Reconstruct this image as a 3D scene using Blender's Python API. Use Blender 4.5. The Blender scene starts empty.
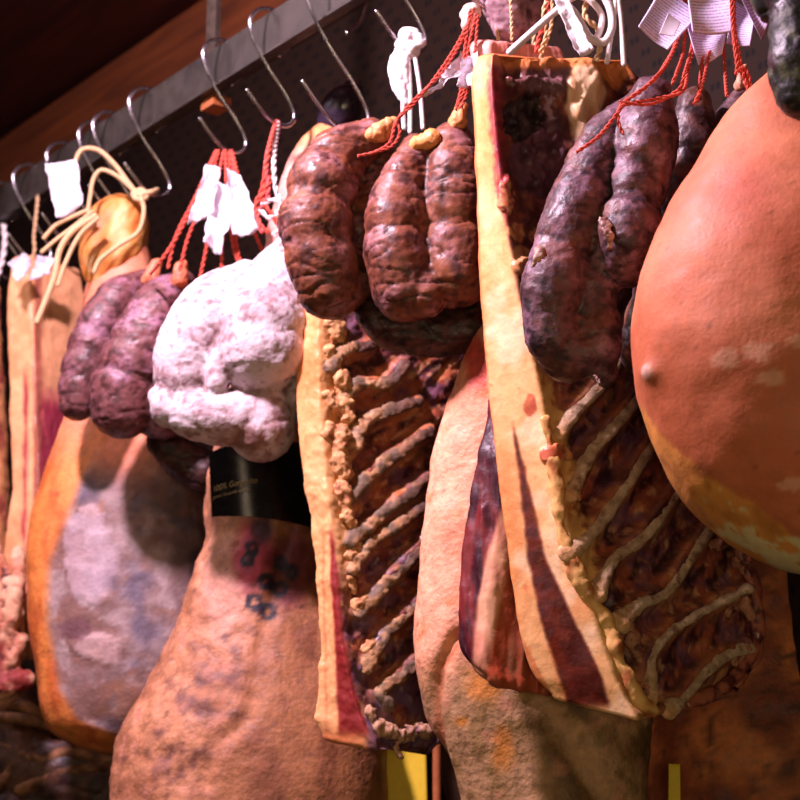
import bpy, math, random
import numpy as np
from mathutils import Vector

random.seed(7)
C = bpy.context.scene.collection

# ------------------------------------------------------------------ camera
F = 2000.0; PITCH = math.radians(15.0); CAM = np.array([0.0, 0.0, 1.55])
SP, CP = math.sin(PITCH), math.cos(PITCH)
cam_data = bpy.data.cameras.new('camera')
cam = bpy.data.objects.new('camera', cam_data); C.objects.link(cam)
cam.location = CAM; cam.rotation_euler = (math.pi/2 + PITCH, 0, 0)
cam_data.sensor_width = 36; cam_data.lens = F/800*36
cam_data.dof.use_dof = True; cam_data.dof.focus_distance = 1.93; cam_data.dof.aperture_fstop = 9
cam_data.clip_start = .05
bpy.context.scene.camera = cam

# ------------------------------------------------------------------ world, lights, exposure
w = bpy.data.worlds.new('world'); bpy.context.scene.world = w; w.use_nodes = True
w.node_tree.nodes['Background'].inputs[0].default_value = (.30, .17, .12, 1)
w.node_tree.nodes['Background'].inputs[1].default_value = .10

def area(name, loc, target, size, power, col):
    d = bpy.data.lights.new(name, 'AREA'); d.shape = 'DISK'; d.size = size; d.energy = power; d.color = col
    o = bpy.data.objects.new(name, d); C.objects.link(o); o.location = loc
    o.rotation_euler = (Vector(target) - Vector(loc)).to_track_quat('-Z', 'Y').to_euler()
    return o
area('counter_lamp', (-.62, 1.62, 3.05), (-.02, 2.12, 2.1), .12, 46, (1, .72, .91))
area('warm_side_fill', (-1.6, .7, 2.2), (0, 2.2, 1.9), .5, 4.2, (1, .70, .48))  # added warm fill from the camera's left, not a lamp of the stall
area('front_fill', (.15, -.3, 1.45), (.3, 2.0, 1.9), .4, 7.5, (1, .78, .46))  # added warm fill just behind the camera, lifts the rib face
area('lamp_over_left_hams', (-1.05, 2.3, 3.05), (-.6, 2.7, 2.2), .45, 5.5, (1, .76, .86))
vs = bpy.context.scene.view_settings
vs.view_transform = 'Standard'; vs.look = 'None'; vs.gamma = 1; vs.use_curve_mapping = False; vs.exposure = .15

# ------------------------------------------------------------------ numeric helpers
def at(px, py, Y):
    u = (np.asarray(px, float)-400)/F; v = (400-np.asarray(py, float))/F
    dx = u; dy = CP - v*SP; dz = SP + v*CP
    k = np.asarray(Y, float)/dy
    return np.stack([dx*k, dy*k, CAM[2]+dz*k], -1)
def qxy(P):                                     # frontal coordinates of points in the place
    d = P - CAM
    f = d[..., 1]*CP + d[..., 2]*SP; up = -d[..., 1]*SP + d[..., 2]*CP
    return 400 + F*d[..., 0]/f, 400 - F*up/f
rng = np.random.RandomState(3)
PERM = rng.permutation(512); PERM = np.concatenate([PERM, PERM, PERM])
GR = rng.normal(size=(512, 3)); GR /= np.linalg.norm(GR, axis=1)[:, None]
def perlin(P):
    i = np.floor(P).astype(int); f = P - i; i &= 255
    s = f*f*f*(f*(f*6-15)+10); out = 0
    for a in (0, 1):
        for b in (0, 1):
            for c in (0, 1):
                h = PERM[PERM[PERM[i[..., 0]+a]+i[..., 1]+b]+i[..., 2]+c] % 512
                g = (GR[h]*(f-np.array([a, b, c]))).sum(-1)
                wx = s[..., 0] if a else 1-s[..., 0]; wy = s[..., 1] if b else 1-s[..., 1]; wz = s[..., 2] if c else 1-s[..., 2]
                out = out + g*wx*wy*wz
    return out
def fbm(P, sc, octv=4, off=0.0, stretch=(1, 1, 1)):
    Q = P*np.array(stretch)*sc + 57.3 + off; a = 1; t = 0; n = 0
    for k in range(octv):
        t = t + a*perlin(Q); n += a; Q = Q*2.03+11.7; a *= .5
    return t/n*1.9
def ridged(P, sc, octv=3, off=0.0, stretch=(1, 1, 1)):
    Q = P*np.array(stretch)*sc + 31.1 + off; a = 1; t = 0; n = 0
    for k in range(octv):
        t = t + a*(1-np.abs(perlin(Q))*2.2); n += a; Q = Q*2.1+5.3; a *= .5
    return t/n
def sst(a, b, x):
    t = np.clip((x-a)/(b-a), 0, 1); return t*t*(3-2*t)
def turn(P, deg):
    a = math.radians(deg); Q = P.copy(); Q[..., 0] = P[..., 0]*math.cos(a)+P[..., 2]*math.sin(a); Q[..., 2] = -P[..., 0]*math.sin(a)+P[..., 2]*math.cos(a); return Q
def mix(a, b, m):
    a = np.asarray(a, float); b = np.asarray(b, float); return a*(1-m[..., None]) + b*m[..., None]
def col(r, g, b): return np.array([r, g, b])/255.
def lin(c):
    c = np.clip(c, 0, 1); return np.where(c < .04045, c/12.92, ((c+.055)/1.055)**2.4)
def pdist(x, y, pts):                           # distance to a polyline and parameter along it
    best = np.full(np.shape(x), 1e9); tt = np.zeros(np.shape(x)); n = len(pts)-1
    for k in range(n):
        ax, ay = pts[k][:2]; bx, by = pts[k+1][:2]
        L = (bx-ax)**2+(by-ay)**2+1e-9
        t = np.clip(((x-ax)*(bx-ax)+(y-ay)*(by-ay))/L, 0, 1)
        d = np.hypot(x-ax-t*(bx-ax), y-ay-t*(by-ay))
        m = d < best; best = np.where(m, d, best); tt = np.where(m, (k+t)/n, tt)
    return best, tt
def spot(x, y, cx, cy, rx, ry=None):
    ry = ry or rx; return np.exp(-(((x-cx)/rx)**2+((y-cy)/ry)**2))
def interp(rows, n):                            # smooth interpolation of rows of numbers (monotone in index)
    R = np.array(rows, float); m = len(R)
    d = np.r_[0, np.cumsum(np.maximum(1e-3, np.linalg.norm(np.diff(R[:, :2], axis=0), axis=1)))]; d /= d[-1]
    s = np.linspace(0, 1, n); T = np.zeros_like(R)
    for i in range(m):
        a, b = max(i-1, 0), min(i+1, m-1); T[i] = (R[b]-R[a])/(d[b]-d[a])
    k = np.clip(np.searchsorted(d, s, side='right')-1, 0, m-2); h = (d[k+1]-d[k])[:, None]; t = ((s-d[k])/(d[k+1]-d[k]))[:, None]
    return (2*t**3-3*t**2+1)*R[k]+(t**3-2*t**2+t)*h*T[k]+(-2*t**3+3*t**2)*R[k+1]+(t**3-t**2)*h*T[k+1]

# ------------------------------------------------------------------ materials
def mat(name, rough=.55, rvar=.12, sss=0, bump=.3, bscale=220, spec=.5, coat=0, metal=0, base=None, vary=.16, vscale=90, fuzz=0):
    m = bpy.data.materials.new(name); m.use_nodes = True; nt = m.node_tree; N = nt.nodes; L = nt.links
    b = N['Principled BSDF']; tc = N.new('ShaderNodeTexCoord')
    n1 = N.new('ShaderNodeTexNoise'); n1.inputs['Scale'].default_value = vscale; n1.inputs['Detail'].default_value = 6; n1.inputs['Roughness'].default_value = .65
    L.new(tc.outputs['Object'], n1.inputs['Vector'])
    mr = N.new('ShaderNodeMapRange'); mr.inputs['From Min'].default_value = .3; mr.inputs['From Max'].default_value = .7
    mr.inputs['To Min'].default_value = 1-vary*1.4; mr.inputs['To Max'].default_value = 1+vary
    L.new(n1.outputs['Fac'], mr.inputs['Value'])
    vm = N.new('ShaderNodeVectorMath'); vm.operation = 'SCALE'
    if base is None:
        at_ = N.new('ShaderNodeAttribute'); at_.attribute_name = 'Col'; L.new(at_.outputs['Color'], vm.inputs[0])
    else: vm.inputs[0].default_value = tuple(lin(np.array(base)/255.))
    L.new(mr.outputs[0], vm.inputs['Scale']); L.new(vm.outputs[0], b.inputs['Base Color'])
    rr = N.new('ShaderNodeMapRange'); rr.inputs['From Min'].default_value = .3; rr.inputs['From Max'].default_value = .7
    rr.inputs['To Min'].default_value = max(0, rough-rvar); rr.inputs['To Max'].default_value = min(1, rough+rvar)
    n3 = N.new('ShaderNodeTexNoise'); n3.inputs['Scale'].default_value = 45; n3.inputs['Detail'].default_value = 4; L.new(tc.outputs['Object'], n3.inputs['Vector'])
    L.new(n3.outputs['Fac'], rr.inputs['Value']); L.new(rr.outputs[0], b.inputs['Roughness'])
    n2 = N.new('ShaderNodeTexNoise'); n2.inputs['Scale'].default_value = bscale; n2.inputs['Detail'].default_value = 5; L.new(tc.outputs['Object'], n2.inputs['Vector'])
    bp = N.new('ShaderNodeBump'); bp.inputs['Strength'].default_value = bump; bp.inputs['Distance'].default_value = .003
    L.new(n2.outputs['Fac'], bp.inputs['Height']); L.new(bp.outputs[0], b.inputs['Normal'])
    b.inputs['Specular IOR Level'].default_value = spec; b.inputs['Metallic'].default_value = metal
    b.inputs['Coat Weight'].default_value = coat; b.inputs['Coat Roughness'].default_value = .25
    if sss:
        b.inputs['Subsurface Weight'].default_value = sss; b.inputs['Subsurface Radius'].default_value = (1, .45, .25); b.inputs['Subsurface Scale'].default_value = .006
    if fuzz: b.inputs['Sheen Weight'].default_value = fuzz
    return m
M = dict(
    skin=mat('ham_skin', .6, .1, .15, .18, 260, .3, vary=.10),
    crust=mat('dry_ham_crust', .62, .12, 0, .55, 170, .4, vary=.22),
    mould=mat('moulded_ham_face', .6, .12, 0, .4, 190, .4, vary=.16),
    slab=mat('cut_slab', .42, .14, .12, .16, 230, .4, vary=.10),
    bone=mat('rib_bone', .6, .1, .05, .35, 260, .3, vary=.25),
    sausage=mat('sausage_casing', .48, .14, 0, .3, 150, .4, vary=.24),
    dark=mat('dark_sausage_casing', .48, .15, 0, .45, 150, .4, vary=.34),
    white=mat('white_mould', .8, .1, .1, .45, 200, .2, vary=.09),
    red=mat('red_twine', .7, .1, 0, .3, 900, .3, base=(200, 80, 62), vary=.2, vscale=300),
    cord=mat('tan_cord', .75, .1, 0, .4, 700, .3, base=(214, 178, 132), vary=.15, vscale=300),
    whitecord=mat('white_cord', .75, .1, 0, .4, 700, .3, base=(240, 228, 225), vary=.08, vscale=300),
    paper=mat('white_paper', .7, .05, 0, .12, 60, .3, base=(222, 212, 222), vary=.05),
    steel=mat('hook_steel', .25, .06, 0, .02, 100, .5, metal=1, base=(190, 185, 190), vary=.05),
    hoof=mat('black_hoof', .28, .08, 0, .2, 150, .6, base=(48, 38, 54), vary=.3),
    black=mat('black_label', .28, .05, 0, .05, 60, .5, base=(10, 8, 12), vary=.1),
    gilt=mat('label_lettering', .5, .05, 0, 0, 60, .5, base=(150, 128, 80), vary=.05),
    yellow=mat('yellow_card', .6, .05, 0, .05, 60, .4, base=(236, 204, 50), vary=.06),
    wrap=mat('tan_wrapping', .55, .1, .15, .3, 160, .4, vary=.1),
    railm=mat('rail_metal', .5, .12, 0, .15, 60, .5, metal=.2, base=(50, 44, 38), vary=.35, vscale=18),
    strap=mat('strap_metal', .55, .1, 0, .1, 60, .4, metal=.5, base=(70, 58, 48), vary=.3),
)

# ------------------------------------------------------------------ mesh helpers
def mesh_obj(name, V, Fc, m, parent=None, colours=None, smooth=True):
    me = bpy.data.meshes.new(name); me.from_pydata(np.asarray(V).tolist(), [], Fc); me.update()
    if smooth: me.polygons.foreach_set('use_smooth', [True]*len(me.polygons))
    if colours is not None:
        a = me.color_attributes.new('Col', 'FLOAT_COLOR', 'POINT')
        c = np.ones((len(me.vertices), 4)); c[:, :3] = lin(colours); a.data.foreach_set('color', c.ravel())
    me.materials.append(m)
    o = bpy.data.objects.new(name, me); C.objects.link(o)
    if parent:
        o.parent = parent; o.location = -Vector(parent.location)
    return o
def tag(o, label, cat, group=None, kind=None):
    if kind: o['kind'] = kind
    if kind != 'structure':
        o['label'] = label; o['category'] = cat
    elif label: o['label'] = label
    if group: o['group'] = group
    return o
def thing(name, label, cat, loc, group=None):
    o = bpy.data.objects.new(name, None); o.empty_display_size = .03; C.objects.link(o)
    o.location = Vector(tuple(float(v) for v in loc)); return tag(o, label, cat, group)
def grid_faces(nr, nc, wrap=True):
    f = []
    for r in range(nr-1):
        for c in range(nc if wrap else nc-1):
            d = (c+1) % nc
            f.append((r*nc+c, r*nc+d, (r+1)*nc+d, (r+1)*nc+c))
    return f
def grid_normals(G, wrap=True):
    if wrap: du = np.roll(G, -1, 1)-np.roll(G, 1, 1)
    else: du = np.gradient(G, axis=1)
    dv = np.gradient(G, axis=0); n = np.cross(du, dv); l = np.linalg.norm(n, axis=-1, keepdims=True); return n/np.maximum(l, 1e-12)
def closed_grid(name, G, m, parent, colours):
    nr, nc = G.shape[:2]; V = G.reshape(-1, 3); f = grid_faces(nr, nc)
    V = np.vstack([V, G[0].mean(0), G[-1].mean(0)]); a, b = nr*nc, nr*nc+1
    f += [(a, (c+1) % nc, c) for c in range(nc)] + [(b, (nr-1)*nc+c, (nr-1)*nc+(c+1) % nc) for c in range(nc)]
    if colours is not None:
        cc = colours.reshape(-1, 3); cc = np.vstack([cc, cc[:nc].mean(0), cc[-nc:].mean(0)])
    else: cc = None
    return mesh_obj(name, V, f, m, parent, cc)
def outward(G, Nn):                             # make normals point away from the axis
    c = G.mean(1, keepdims=True); s = np.sign(((G-c)*Nn).sum(-1).mean()); return Nn*s

def loft(name, rows, Y, m, parent, paint, disp=None, nr=170, nc=150, ex=2.2):
    """rows: py, left, right, depth offset, thickness ratio -> a closed body"""
    R = interp([(0*r[0]+r[0], (r[1]+r[2])/2, (r[2]-r[1])/2, r[3], r[4]) for r in rows], nr)
    a = np.linspace(0, 2*np.pi, nc, endpoint=False)
    ca = np.sign(np.cos(a))*np.abs(np.cos(a))**(2/ex); sa = np.sign(np.sin(a))*np.abs(np.sin(a))**(2/ex)
    hw = np.maximum(R[:, 2], .5)
    # round the two ends
    k = 7
    px = R[:, 1][:, None] + hw[:, None]*ca[None]; py = np.repeat(R[:, 0][:, None], nc, 1)
    hd = hw*Y/F*R[:, 4]
    yy = Y + R[:, 3][:, None] - hd[:, None]*sa[None]
    Yc = (Y + R[:, 3])[:, None]
    G = at(px, py, np.repeat(Yc, nc, 1)); G[..., 1] = yy
    return finish_grid(name, G, m, parent, paint, disp, Y)
def finish_grid(name, G, m, parent, paint, disp, Y):
    qx, qy = qxy(G)
    if disp is not None:
        Nn = outward(G, grid_normals(G)); d = disp(G, qx, qy, Nn)
        G = G + Nn*d[..., None]
    Nn = outward(G, grid_normals(G))
    return closed_grid(name, G, m, parent, paint(G, qx, qy, Nn))

def sweep(pts, nseg=20, nc=20, flat=1.0, caps=True):
    """pts: world x,y,z,r -> (V, faces) closed tube with round ends"""
    P = interp_world(pts, nseg)
    X = P[:, :3]; r = P[:, 3]
    T = np.gradient(X, axis=0); T /= np.linalg.norm(T, axis=1)[:, None]
    if caps:
        th = np.array([.08, .35, .62, .87])
        pre = np.array([np.r_[X[0]-T[0]*r[0]*math.cos(t*math.pi/2)*.95, r[0]*math.sin(t*math.pi/2)] for t in th])
        post = np.array([np.r_[X[-1]+T[-1]*r[-1]*math.cos(t*math.pi/2)*.95, r[-1]*math.sin(t*math.pi/2)] for t in th[::-1]])
        T = np.vstack([np.repeat(T[:1], 4, 0), T, np.repeat(T[-1:], 4, 0)])
        X = np.vstack([pre[:, :3], X, post[:, :3]]); r = np.r_[pre[:, 3], r, post[:, 3]]
    up = np.array([0, -1., 0]); Vs = []
    ref = up - T[0]*(up@T[0]);
    if np.linalg.norm(ref) < .05: ref = np.array([1., 0, 0])
    for i in range(len(X)):
        ref = ref - T[i]*(ref@T[i]); ref /= np.linalg.norm(ref); b = np.cross(T[i], ref)
        a = np.linspace(0, 2*np.pi, nc, endpoint=False)
        Vs.append(X[i] + r[i]*(np.outer(np.cos(a), ref)*flat + np.outer(np.sin(a), b)))
    return np.array(Vs)
def interp_world(pts, n):
    P = np.array(pts, float)
    if len(P) == 2: return np.linspace(P[0], P[1], n)
    m = len(P); d = np.r_[0, np.cumsum(np.maximum(1e-6, np.linalg.norm(np.diff(P[:, :3], axis=0), axis=1)))]; d /= d[-1]
    s = np.linspace(0, 1, n); T = np.zeros_like(P)
    for i in range(m):
        a, b = max(i-1, 0), min(i+1, m-1); T[i] = (P[b]-P[a])/(d[b]-d[a])
    k = np.clip(np.searchsorted(d, s, side='right')-1, 0, m-2); h = (d[k+1]-d[k])[:, None]; t = ((s-d[k])/(d[k+1]-d[k]))[:, None]
    return (2*t**3-3*t**2+1)*P[k]+(t**3-2*t**2+t)*h*T[k]+(-2*t**3+3*t**2)*P[k+1]+(t**3-t**2)*h*T[k+1]
def pxpath(path, Y):                            # (px, py, dy, r_px) -> world x,y,z,r
    out = []
    for p in path:
        q = at(p[0], p[1], Y+p[2]); out.append([*q, p[3]*(Y+p[2])/F])
    return out
def join(parts):
    V, f, o = [], [], 0
    for G in parts:
        nr, nc = G.shape[:2]; v = G.reshape(-1, 3); V.append(v); V.append(np.array([G[0].mean(0), G[-1].mean(0)]))
        f += [tuple(i+o for i in q) for q in grid_faces(nr, nc)]
        a, b = o+nr*nc, o+nr*nc+1
        f += [(a, o+(c+1) % nc, o+c) for c in range(nc)] + [(b, o+(nr-1)*nc+c, o+(nr-1)*nc+(c+1) % nc) for c in range(nc)]
        o += nr*nc+2
    return np.vstack(V), f
def organic(name, lobes, Y, m, parent, paint, disp=None, voxel=.0026, smooth=5, flat=1.0):
    """lobes: list of (path, [(t, depth, width) creases]) fused into one skin, then shaped and coloured"""
    parts = []
    for lb in lobes:
        path, creases = lb[0], (lb[1] if len(lb) > 1 else [])
        fl = lb[2] if len(lb) > 2 else flat
        W = interp_world(pxpath(path, Y), 60); t = np.linspace(0, 1, 60)
        for (tk, dp, wd) in creases: W[:, 3] *= 1 - dp*np.exp(-((t-tk)/wd)**2)
        parts.append(sweep(W, 60, 28, fl))
    V, f = join(parts)
    me = bpy.data.meshes.new('tmp'); me.from_pydata(V.tolist(), [], f); me.update()
    o = bpy.data.objects.new('tmp', me); C.objects.link(o)
    r = o.modifiers.new('r', 'REMESH'); r.mode = 'VOXEL'; r.voxel_size = voxel
    s = o.modifiers.new('s', 'SMOOTH'); s.iterations = smooth; s.factor = .5
    dg = bpy.context.evaluated_depsgraph_get(); dg.update()
    me2 = bpy.data.meshes.new_from_object(o.evaluated_get(dg))
    bpy.data.objects.remove(o); bpy.data.meshes.remove(me)
    n = len(me2.vertices); P = np.empty(n*3); me2.vertices.foreach_get('co', P); P = P.reshape(-1, 3)
    Nn = np.empty(n*3); me2.vertex_normals.foreach_get('vector', Nn); Nn = Nn.reshape(-1, 3)
    if disp is not None:
        qx, qy = qxy(P); P = P + Nn*disp(P, qx, qy, Nn)[:, None]; me2.vertices.foreach_set('co', P.ravel()); me2.update()
        me2.vertex_normals.foreach_get('vector', (Nn := np.empty(n*3))); Nn = Nn.reshape(-1, 3)
    # neighbourhood concavity tells folds from crests: fold darkening is painted into the colour
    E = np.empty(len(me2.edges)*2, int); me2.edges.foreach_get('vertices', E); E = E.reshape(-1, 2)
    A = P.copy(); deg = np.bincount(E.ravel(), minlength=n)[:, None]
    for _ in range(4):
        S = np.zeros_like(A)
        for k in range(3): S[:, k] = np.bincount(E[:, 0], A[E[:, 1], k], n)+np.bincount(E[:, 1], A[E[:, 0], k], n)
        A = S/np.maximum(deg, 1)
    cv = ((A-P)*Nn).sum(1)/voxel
    qx, qy = qxy(P)
    colr = paint(P, qx, qy, Nn, cv)
    a = me2.color_attributes.new('Col', 'FLOAT_COLOR', 'POINT'); c = np.ones((n, 4)); c[:, :3] = lin(colr); a.data.foreach_set('color', c.ravel())
    me2.polygons.foreach_set('use_smooth', [True]*len(me2.polygons)); me2.materials.clear(); me2.materials.append(m); me2.name = name
    ob = bpy.data.objects.new(name, me2); C.objects.link(ob)
    if parent: ob.parent = parent; ob.location = -Vector(parent.location)
    return ob
def tube(name, pts, m, parent=None, nseg=40, nc=10, flat=1.0):
    V, f = join([sweep(pts, nseg, nc, flat)]); return mesh_obj(name, V, f, m, parent)
def cord(name, pxs, Y, rpx, m, parent=None, twist=1.0, strands=2):
    """a twisted cord through (px, py[, dy]) points"""
    W = [[*at(p[0], p[1], Y+(p[2] if len(p) > 2 else 0)), rpx*Y/F] for p in pxs]
    L = sum(np.linalg.norm(np.array(W[i][:3])-np.array(W[i+1][:3])) for i in range(len(W)-1))
    n = int(max(24, L/.0016)); P = interp_world(W, n); X = P[:, :3]; r = P[:, 3]
    T = np.gradient(X, axis=0); T /= np.linalg.norm(T, axis=1)[:, None]+1e-9
    ref = np.array([.3, -.9, .1]); parts = []; A = []; B = []
    for i in range(n):
        ref = ref - T[i]*(ref@T[i]); ref /= np.linalg.norm(ref); A.append(ref.copy()); B.append(np.cross(T[i], ref))
    A = np.array(A); B = np.array(B); s = np.linspace(0, L, n)/(rpx*Y/F*7)*2*np.pi*twist
    for k in range(strands):
        ph = s+2*np.pi*k/strands
        Q = X + (np.cos(ph)[:, None]*A+np.sin(ph)[:, None]*B)*r[:, None]*.5
        parts.append(sweep(np.c_[Q, r*.58], n, 6))
    if strands == 1: parts = [sweep(np.c_[X, r], n, 10)]
    V, f = join(parts); return mesh_obj(name, V, f, m, parent)
def sheet(name, corners, Y, m, parent=None, curl=.006, n=22, thick=.0005, dyc=(0, 0, 0, 0), crumple=0.0, seed=0.):
    """a paper sheet through four px corners (top-left, top-right, bottom-right, bottom-left)"""
    c = [at(p[0], p[1], Y+d) for p, d in zip(corners, dyc)]
    G = np.zeros((n, n, 3))
    for i in range(n):
        for j in range(n):
            u, v = j/(n-1), i/(n-1)
            G[i, j] = (c[0]*(1-u)+c[1]*u)*(1-v)+(c[3]*(1-u)+c[2]*u)*v
            G[i, j, 1] += curl*math.sin(u*3.1)*(.4+v)+curl*.5*math.sin(v*4+u*2)
    if crumple:
        q = ridged(G, 55, 3, seed); G[..., 1] += crumple*(q-.5)*1.6
        G[..., 0] += crumple*.8*fbm(G, 60, 3, seed+4.); G[..., 2] += crumple*.8*fbm(G, 60, 3, seed+8.)
    B = G.copy(); B[..., 1] += thick
    V = np.vstack([G.reshape(-1, 3), B.reshape(-1, 3)]); f = grid_faces(n, n, False); o = n*n
    f = f + [tuple(i+o for i in reversed(q)) for q in f]
    rim = [j for j in range(n)]+[i*n+n-1 for i in range(1, n)]+[(n-1)*n+j for j in range(n-2, -1, -1)]+[i*n for i in range(n-2, 0, -1)]
    for a, b in zip(rim, rim[1:]+rim[:1]): f.append((b, a, a+o, b+o))
    ob = mesh_obj(name, V, f, m, parent)
    uv = ob.data.uv_layers.new(name='UV')
    for lp in ob.data.loops:
        k = lp.vertex_index % o; uv.data[lp.index].uv = ((k % n)/(n-1), 1-(k//n)/(n-1))
    return ob

# ------------------------------------------------------------------ the rail line and the room
R0 = np.array([-.046, 2.225]); RD = np.array([-.599, .801]); RN = np.array([.801, .599])   # along the rail; away from the camera
ZR = CAM[2]+1.1                                  # underside of the rail
def rail_xy(s, off=0.0): return R0 + RD*s + RN*off
def rail_s(px):                                  # where on the rail line a given column falls
    u = (px-400)/F; best = None
    for s in np.linspace(-1.2, 1.6, 1401):
        x, y = rail_xy(s); f = y*CP+1.1*SP
        e = abs(x/f-u)
        if best is None or e < best[0]: best = (e, s)
    return best[1]
def box(name, c2, along, across, z0, z1, m, parent=None, bevel=0):
    """box aligned with the rail: c2 centre xy, half length along, half width across"""
    cs = [c2+RD*a+RN*b for a, b in ((-along, -across), (along, -across), (along, across), (-along, across))]
    V = [(p[0], p[1], z) for z in (z0, z1) for p in cs]
    f = [(0, 3, 2, 1), (4, 5, 6, 7), (0, 1, 5, 4), (1, 2, 6, 5), (2, 3, 7, 6), (3, 0, 4, 7)]
    o = mesh_obj(name, V, f, m, parent, smooth=False)
    if bevel:
        b = o.modifiers.new('b', 'BEVEL'); b.width = bevel; b.segments = 2
    return o
def wood(name, c1, c2, scale=(1, 12, 12), rot=0):
    m = bpy.data.materials.new(name); m.use_nodes = True; nt = m.node_tree; N = nt.nodes; L = nt.links; b = N['Principled BSDF']
    tc = N.new('ShaderNodeTexCoord'); mp = N.new('ShaderNodeMapping'); mp.inputs['Rotation'].default_value = (0, 0, rot)
    mp2 = N.new('ShaderNodeMapping'); mp2.inputs['Scale'].default_value = scale
    n = N.new('ShaderNodeTexNoise'); n.inputs['Scale'].default_value = 3; n.inputs['Detail'].default_value = 8; n.inputs['Distortion'].default_value = .6
    r = N.new('ShaderNodeValToRGB'); r.color_ramp.elements[0].position = .3; r.color_ramp.elements[1].position = .72
    r.color_ramp.elements[0].color = (*lin(np.array(c1)/255.), 1); r.color_ramp.elements[1].color = (*lin(np.array(c2)/255.), 1)
    L.new(tc.outputs['Object'], mp.inputs[0]); L.new(mp.outputs[0], mp2.inputs[0]); L.new(mp2.outputs[0], n.inputs[0]); L.new(n.outputs['Fac'], r.inputs[0]); L.new(r.outputs[0], b.inputs['Base Color'])
    b.inputs['Roughness'].default_value = .6
    return m
ang = math.atan2(RD[1], RD[0])
ceil_m = wood('ceiling_wood', (52, 14, 8), (92, 30, 14), (1.2, 14, 14), -ang)
beam_m = wood('beam_wood', (84, 40, 18), (122, 62, 26), (1.2, 14, 14), -ang)
def patterned():
    m = bpy.data.materials.new('patterned_board'); m.use_nodes = True; nt = m.node_tree; N = nt.nodes; L = nt.links; b = N['Principled BSDF']
    tc = N.new('ShaderNodeTexCoord'); mp = N.new('ShaderNodeMapping'); mp.inputs['Rotation'].default_value = (0, 0, -ang); L.new(tc.outputs['Object'], mp.inputs[0])
    sx = N.new('ShaderNodeSeparateXYZ'); L.new(mp.outputs[0], sx.inputs[0])
    def mth(op, a, bb=None):
        n = N.new('ShaderNodeMath'); n.operation = op
        for i, v in enumerate((a, bb)):
            if v is None: continue
            if isinstance(v, (int, float)): n.inputs[i].default_value = v
            else: L.new(v, n.inputs[i])
        return n.outputs[0]
    row = mth('FLOOR', mth('MULTIPLY', sx.outputs[2], 42.))
    fx = mth('FRACT', mth('ADD', mth('MULTIPLY', sx.outputs[0], 24.), mth('MULTIPLY', row, .5)))
    fz = mth('FRACT', mth('MULTIPLY', sx.outputs[2], 42.))
    a = mth('LESS_THAN', mth('ABSOLUTE', mth('SUBTRACT', fx, .5)), .2)
    c = mth('LESS_THAN', mth('ABSOLUTE', mth('SUBTRACT', fz, .5)), .2)
    gap = mth('GREATER_THAN', mth('ABSOLUTE', mth('SUBTRACT', fx, .5)), .04)
    k = mth('MULTIPLY', mth('MULTIPLY', a, c), gap)
    mx = N.new('ShaderNodeMixRGB'); mx.inputs[1].default_value = (*lin(np.array([34, 21, 13])/255.), 1); mx.inputs[2].default_value = (*lin(np.array([13, 9, 9])/255.), 1)
    L.new(k, mx.inputs[0]); L.new(mx.outputs[0], b.inputs['Base Color']); b.inputs['Roughness'].default_value = .8; b.inputs['Specular IOR Level'].default_value = .15
    return m
wall = box('wall_back', rail_xy(.6, .62), 3.2, .03, 0, 3.4, wood('wall_wood', (50, 30, 20), (80, 50, 32))); tag(wall, None, None, kind='structure')
panel = box('trim_1', rail_xy(.6, .47), 3.0, .012, 1.2, CAM[2]+1.48, patterned()); tag(panel, 'brown patterned board behind the rail', None, kind='structure')
beam = box('trim_2', rail_xy(.6, .45), 3.2, .05, CAM[2]+1.482, CAM[2]+1.64, beam_m, bevel=.004); tag(beam, 'wooden beam above the patterned board', None, kind='structure')
ceil = box('ceiling', rail_xy(.6, -.6), 3.2, 1.3, CAM[2]+1.66, CAM[2]+1.72, ceil_m); tag(ceil, None, None, kind='structure')
flo = box('floor', rail_xy(.6, -.6), 3.2, 1.6, -.03, 0, wood('floor_tiles', (60, 50, 45), (80, 70, 60))); tag(flo, None, None, kind='structure')

# rail with its hanger
rc = rail_xy(.3, 0)
rail = thing('hanging_rail', 'long dull grey metal rail the steel hooks hang over', 'rail', (rc[0], rc[1], ZR+.06))
box('bar', rc, 1.75, .004, ZR, ZR+.062, M['railm'], rail, .0015)
box('lower_flange', rail_xy(.3, -.006), 1.75, .008, ZR-.003, ZR+.0005, M['railm'], rail)
for px in (204, -500+1200+20):
    s = rail_s(px); q = rail_xy(s, .012); box('hanger_strap', q, .0125, .004, ZR-.012, CAM[2]+1.66, M['strap'], rail)
s = rail_s(209); box('wooden_wedge', rail_xy(s, .012), .016, .014, ZR-.018, ZR-.003, mat('wedge', .6, base=(150, 84, 40)), rail)

HOOK = [(.012, .012), (.028, .03), (.032, .052), (.018, .069), (-.004, .0735), (-.024, .066), (-.034, .048), (-.028, .024), (-.006, -.008), (.018, -.034), (.034, -.057), (.036, -.070), (.028, -.081), (.013, -.085), (-.003, -.079), (-.019, -.066), (-.036, -.049)]
HOOKS = {}
def hook(key, px, label, sc=1.0, drop=0.0):
    s = rail_s(px); base = rail_xy(s); zc = ZR+.0655-.0735*sc+drop; pts = []
    for a, z in HOOK:
        p = base + RN*a*sc; pts.append([p[0], p[1], zc+z*sc, .0027])
    V, f = join([sweep(pts, 110, 10)]); o = mesh_obj('butcher_hook', V, f, M['steel'])
    tag(o, label, 'hook', 'steel hooks along the rail'); p = base+RN*.008*sc
    HOOKS[key] = np.array([p[0], p[1], zc-.078*sc]); return o
hook('far1', 4, 'bare steel hook at the far end of the rail, by the picture edge')
hook('far2', 32, 'steel hook second from the far end of the rail, empty')
hook('far3', 66, 'steel hook just behind the white paper tag on tan cord')
hook('far4', 98, 'steel hook left of the close pair, above tan cord knot')
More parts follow.
